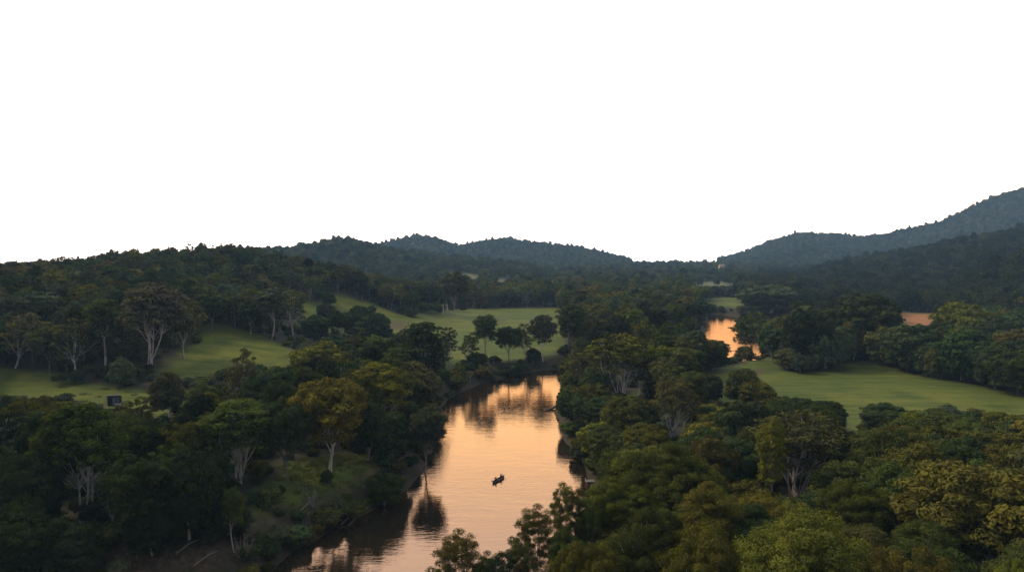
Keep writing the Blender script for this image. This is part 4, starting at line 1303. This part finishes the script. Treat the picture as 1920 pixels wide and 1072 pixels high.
# ------------------------------------------------------------------ shed by the yellow pasture
M_BOARD = simple_mat('weathered_boards', (0.06, 0.055, 0.042), 0.9, 0.35, 3)
M_IRON = simple_mat('roof_iron', (0.065, 0.06, 0.045), 0.6, 0.3, 2)
M_SHEET = simple_mat('blue_grey_sheet', (0.10, 0.125, 0.15), 0.6)
M_DARKW = simple_mat('dark_timber', (0.03, 0.027, 0.022), 0.9)
M_PALE = simple_mat('pale_timber', (0.42, 0.37, 0.30), 0.85)
M_DRIFT2 = simple_mat('grey_planks', (0.12, 0.11, 0.095), .85, .3, 4)
def ground_at(px, py):
    X, Y = on_ground([px], [py]); x, y = float(X[0]), float(Y[0])
    return Vector((x, y, float(terrain(x, y))))

def shed():
    b = ground_at(213, 757)
    root = empty('shed', b - Vector((0, 0, .1)), math.atan2(-b.x, b.y) + 0.15, label='small weathered shed with a dark open doorway at the edge of the yellow pasture', category='shed')
    W, D, H1, H2 = 3.3, 2.8, 3.0, 2.5
    bm = bmesh.new()
    bm_box(bm, (0, D / 2, 1.25), (W, .08, 2.5)); bm_obj('wall', bm, M_BOARD, root)
    for sx in (-1, 1):
        bm = bmesh.new(); bm_box(bm, (sx * (W / 2 - .045), -.044, 1.3), (.08, D - .09, 2.6)); bm_obj('wall', bm, M_BOARD, root)
    bm = bmesh.new()
    bm_box(bm, (.62, -D / 2, 1.3), (1.98 - .1, .07, 2.6)); bm_box(bm, (-1.0, -D / 2, 2.42), (1.34, .07, .36)); bm_obj('front_wall', bm, M_BOARD, root)
    bm = bmesh.new(); bm_box(bm, (-.16, -D / 2 - .09, 1.1), (.62, .05, 2.1), Euler((0, 0, .12))); bm_obj('door', bm, M_SHEET, root)
    bm = bmesh.new(); bm_box(bm, (.72, -D / 2 - .06, 1.5), (.5, .04, 1.3)); bm_obj('shutter', bm, M_DRIFT2, root)
    for sx in (-1.68, 1.68):
        bm = bmesh.new(); bm_box(bm, (sx, -D / 2 - .25, 1.15), (.2, .2, 2.5)); bm_obj('post', bm, M_DARKW, root)
    bm = bmesh.new()
    n = 24
    vv = []
    for i in range(n + 1):
        x = -W / 2 - .3 + (W + .6) * i / n
        zz = .04 * (i % 2)
        vv.append([bm.verts.new((x, y, z + zz - 0.06 * (x + 1.9))) for y, z in ((-D / 2 - .55, 2.95), (D / 2 + .3, 2.75))])
    for p, q in zip(vv, vv[1:]):
        bm.faces.new((p[0], q[0], q[1], p[1]))
    r = bmesh.ops.solidify(bm, geom=bm.faces[:], thickness=.04)
    bm_obj('roof', bm, M_IRON, root)
    c = ground_at(221.5, 760)
    bm = bmesh.new()
    bm_box(bm, (0, 0, .25), (1.5, .55, .06)); bm_box(bm, (0, -.25, .42), (1.5, .05, .4)); bm_box(bm, (0, .25, .42), (1.5, .05, .4))
    bm_box(bm, (-.725, 0, .42), (.05, .45, .4)); bm_box(bm, (.725, 0, .42), (.05, .45, .4))
    o = bm_obj('trough', bm, M_PALE, None, label='pale feed trough on the ground in front of the shed', category='trough'); o.location = c - Vector((0, 0, .05))
shed()

# ------------------------------------------------------------------ jetty, posts, house, stump
def jetty():
    X, Y = at_z([1109.5], [905.0], 0.0)
    root = empty('jetty', (float(X[0]), float(Y[0]), 0), 0.12, label='small pale wooden landing at the right waterline level with the canoe', category='jetty')
    bm = bmesh.new()
    for i in range(9):
        bm_box(bm, (-1.3 + i * .29, 0, .52), (.26, 1.5, .05))
    bm_obj('deck', bm, M_DRIFT2, root)
    for sy in (-.68, .68):
        bm = bmesh.new(); bm_box(bm, (0, sy, .42), (2.6, .09, .12)); bm_obj('beam', bm, M_DARKW, root)
    for sx in (-1.2, 1.1):
        for sy in (-.66, .66):
            V, Fc = [], []
            tube(V, Fc, [(sx, sy, -1.6), (sx, sy, 1.0 if sx < 0 else .5)], [.07, .065], 8)
            link('pile', mesh_np('pile', V, Fc, M_PALE, None, True), root)
jetty()

POST_LABELS = ('pale wooden post nearer the dark hedge bush on the middle pasture', 'pale wooden post nearer the lone old gum on the middle pasture')
for _px, _lb in zip((831.0, 838.5), POST_LABELS):
    g_ = ground_at(_px, 590.5)
    root = empty('post', g_, 0.2, label=_lb, category='post', group='pale posts on the middle pasture')
    V, Fc = [], []
    tube(V, Fc, [(0, 0, -.5), (.03, 0, 3.6), (.06, .02, 7.6)], [.34, .30, .24], 8)
    link('shaft', mesh_np('shaft', V, Fc, M_PALE, None, True), root)
    bm = bmesh.new(); bm_box(bm, (-.5, 0, 6.6), (1.1, .22, .5)); bm_obj('arm', bm, M_PALE, root, .03)

def house():
    M_W, M_R, M_G = simple_mat('house_wall', (0.36, 0.25, 0.14), 0.9, .1), simple_mat('house_roof', (0.26, 0.18, 0.11), 0.8, .15), simple_mat('window_glass', (0.03, 0.035, 0.04), .15)
    d = ray(1352.5, 503); t = 1280 / math.hypot(d[0], d[1])
    x, y = float(d[0] * t), float(d[1] * t)
    z = float(terrain(x, y)); zt = H_CAM + float(d[2]) * t
    base = min(z, zt) - .3
    hh = max(zt - base, 1.0) + 4.2
    root = empty('farmhouse', (x, y, base), 0.15, label='tan farmhouse with chimneys standing above the trees in the far valley', category='house')
    bm = bmesh.new(); bm_box(bm, (0, 0, hh / 2), (9, 7, hh)); bm_obj('wall', bm, M_W, root)
    bm = bmesh.new()
    P = [(-4.8, -3.9, hh + .01), (4.8, -3.9, hh + .01), (4.8, 3.9, hh + .01), (-4.8, 3.9, hh + .01), (-4.8, 0, hh + 2.0), (4.8, 0, hh + 2.0)]
    q = [bm.verts.new(p) for p in P]
    for f in ((0, 1, 5, 4), (2, 3, 4, 5), (1, 2, 5), (3, 0, 4), (3, 2, 1, 0)):
        bm.faces.new([q[i] for i in f])
    rf = bm_obj('roof', bm, M_R, root)
    for cx_ in (-3.2, -1.0, 2.6, 3.8):
        bm = bmesh.new(); bm_box(bm, (cx_, .2, hh + 2.3), (.8, .8, 3.4)); bm_obj('chimney', bm, M_W, rf)
    for cx_ in (-2.7, 0, 2.7):
        bm = bmesh.new(); bm_box(bm, (cx_, -3.52, hh - 1.9), (1.1, .1, 1.5)); bm_obj('window', bm, M_G, root)
house()

def rod(name, pts, rad, mat, label, cat, group=None, sides=8):
    V, Fc = [], []
    tube(V, Fc, pts, rad, sides)
    n = len(pts)
    o = link(name, mesh_np(name, V, Fc, mat, None, True), None, label=label, category=cat)
    if group: o['group'] = group
    return o
M_DRIFT = simple_mat('driftwood', (0.17, 0.145, 0.12), .9, .35, 2)
M_LOGD = simple_mat('wet_log', (0.035, 0.028, 0.022), .7)
g_ = ground_at(1802, 712)
rod('tree_stump', [g_ + Vector((0, 0, -.3)), g_ + Vector((.05, 0, .8)), g_ + Vector((.12, 0, 1.9))], [.36, .27, .16], M_PALE, 'short pale stump at the foot of the hedge trees on the right field', 'stump')
X, Y = at_z([1022, 1046], [769, 764], 0.15)
rod('log', [Vector((X[1], Y[1], .9)), Vector(((X[0] + X[1]) / 2, (Y[0] + Y[1]) / 2, .3)), Vector((X[0], Y[0], .1))], [.42, .36, .2], M_LOGD, 'dark log jutting from the right bank into the orange water', 'log')
# fallen, bleached branches on the left bank
for i, (a, b, r_, lb) in enumerate((((640, 985), (688, 948), .13, 'long bleached branch slanting down the left bank to the water'), ((652, 988), (700, 950), .10, 'thinner bleached branch lying beside the long one on the left bank'),
                                    ((560, 962), (596, 940), .09, 'grey fallen branch lying over the track on the left bank'), ((330, 1040), (372, 1022), .10, 'grey stick lying on the bare earth at the bottom left'),
                                    ((365, 1062), (410, 1042), .12, 'pale fallen branch on the lower bare earth'))):
    p, q = ground_at(*a), ground_at(*b)
    p.z += .25; q.z += .9
    mid = (p + q) / 2 + Vector((.3, 0, .5))
    rod('fallen_branch', [p, mid, q], [r_, r_ * .8, r_ * .35], M_DRIFT, lb, 'branch', 'fallen branches on the left bank', 6)

# bare twiggy shrubs
def twig_shrub(px, py, h, seed, label):
    b = ground_at(px, py)
    r = np.random.default_rng(seed)
    V, Fc = [], []
    for k in range(16):
        d = norm(np.array([r.normal() * .6, r.normal() * .6, 1.1]))
        e = d * h * r.uniform(.6, 1.1)
        P = curve((r.normal() * .1, r.normal() * .1, -.2), e, r, 5, .2, .08)
        tube(V, Fc, P, np.linspace(.06, .014, 5), 5)
        for j in range(5):
            s = P[r.integers(2, 5)]
            tube(V, Fc, curve(s, s + norm(d + r.normal(size=3) * .7) * h * .3, r, 3, 0, .1), np.linspace(.025, .008, 3), 4)
    o = link('bare_shrub', mesh_np('bare_shrub', V, Fc, M_DRIFT, None, True), None, label=label, category='shrub', group='bare shrubs of the left bank')
    o.location = b
twig_shrub(586, 950, 3.6, 1, 'leafless twiggy shrub beside the track on the left bank')
twig_shrub(640, 966, 3.0, 2, 'leafless shrub above the waterline at the bleached branches')
twig_shrub(700, 925, 3.2, 3, 'leafless shrub in the scrub under the clearing gum')
twig_shrub(455, 1045, 3.0, 4, 'leafless shrub by the bare earth at the foot of the ivy-clad tree')
twig_shrub(880, 715, 3.6, 5, 'leafless shrub on the cut bank of the far bend')

# ------------------------------------------------------------------ haze, sky, sun
def haze():
    m, nt, out = new_mat('haze')
    v = N(nt, 'ShaderNodeVolumePrincipled')
    v.inputs['Color'].default_value = (*HAZE_COL, 1)
    v.inputs['Density'].default_value = HAZE_D
    v.inputs['Anisotropy'].default_value = 0.0
    nt.links.new(v.outputs[0], out.inputs['Volume'])
    bm = bmesh.new()
    bm_box(bm, (0, 1500, 130), (6600, 3600, 420))
    o = bm_obj('haze', bm, m, None, kind='stuff', label='thin blue evening haze filling the valley')
HAZE_COL, HAZE_D = (0.42, 0.68, 0.96), 0.00010
haze()

SUN_EL, SUN_AZ = math.radians(42), math.radians(-70)     # high on the left, veiled by thin cloud
w = bpy.data.worlds.new('World')
SC.world = w
w.use_nodes = True
nt = w.node_tree
nt.nodes.clear()
wo = nt.nodes.new('ShaderNodeOutputWorld')
bg = nt.nodes.new('ShaderNodeBackground')
sky = nt.nodes.new('ShaderNodeTexSky')
sky.sky_type = 'NISHITA'; sky.sun_disc = False
sky.sun_elevation = SUN_EL; sky.sun_rotation = SUN_AZ
sky.dust_density = 2.0
bg.inputs['Strength'].default_value = 0.08
nt.links.new(sky.outputs[0], bg.inputs[0])
# evening glow: a bright veil of thin cloud over the low sky ahead
geo = nt.nodes.new('ShaderNodeNewGeometry')
neg = nt.nodes.new('ShaderNodeTexCoord')
sepx = nt.nodes.new('ShaderNodeSeparateXYZ')
nt.links.new(neg.outputs['Generated'], sepx.inputs[0])
X_, Y_, Z_ = sepx.outputs
front = ramp(nt, mth(nt, 'ADD', mth(nt, 'MULTIPLY', Y_, 0.5), 0.5), [(0.30, (0.15, 0.155, 0.17)), (0.85, (1, 1, 1))])
GLOW_STOPS = [(0.0, (2.9, 2.5, 2.3)), (0.06, (3.0, 2.15, 1.5)), (0.17, (2.85, 2.15, 1.42)), (0.25, (2.7, 2.5, 2.15)), (0.34, (1.5, 1.5, 1.8)), (0.42, (1.25, 1.33, 1.95)), (0.55, (0.95, 0.95, 1.0)), (1.0, (2.2, 2.15, 2.0))]
glow = ramp(nt, Z_, [(p, tuple(v / 3 for v in c)) for p, c in GLOW_STOPS])
bg2 = nt.nodes.new('ShaderNodeBackground'); bg2.inputs['Strength'].default_value = 3.0
nt.links.new(mixc(nt, glow, front, 1.0, 'MULTIPLY'), bg2.inputs[0])
add = nt.nodes.new('ShaderNodeAddShader')
nt.links.new(bg.outputs[0], add.inputs[0]); nt.links.new(bg2.outputs[0], add.inputs[1])
nt.links.new(add.outputs[0], wo.inputs[0])

sd = bpy.data.lights.new('sun', 'SUN')
sd.energy = 2.7; sd.angle = math.radians(12); sd.color = (1.0, 0.83, 0.54)
so_ = link('sun', sd)
dirv = Vector((math.sin(SUN_AZ) * math.cos(SUN_EL), math.cos(SUN_AZ) * math.cos(SUN_EL), math.sin(SUN_EL)))
so_.rotation_euler = dirv.to_track_quat('Z', 'Y').to_euler()

SC.view_settings.view_transform = 'Standard'
SC.view_settings.look = 'None'
SC.view_settings.exposure = 0.0
SC.view_settings.gamma = 1.0
SC.render.engine = 'CYCLES'
SC.cycles.max_bounces = 5
SC.cycles.diffuse_bounces = 1
SC.cycles.glossy_bounces = 3
SC.cycles.transmission_bounces = 3
SC.cycles.volume_bounces = 0
SC.cycles.use_denoising = True
SC.cycles.sample_clamp_indirect = 3.0
print('TREES', len(TREES), 'FOREST', len(FOREST))
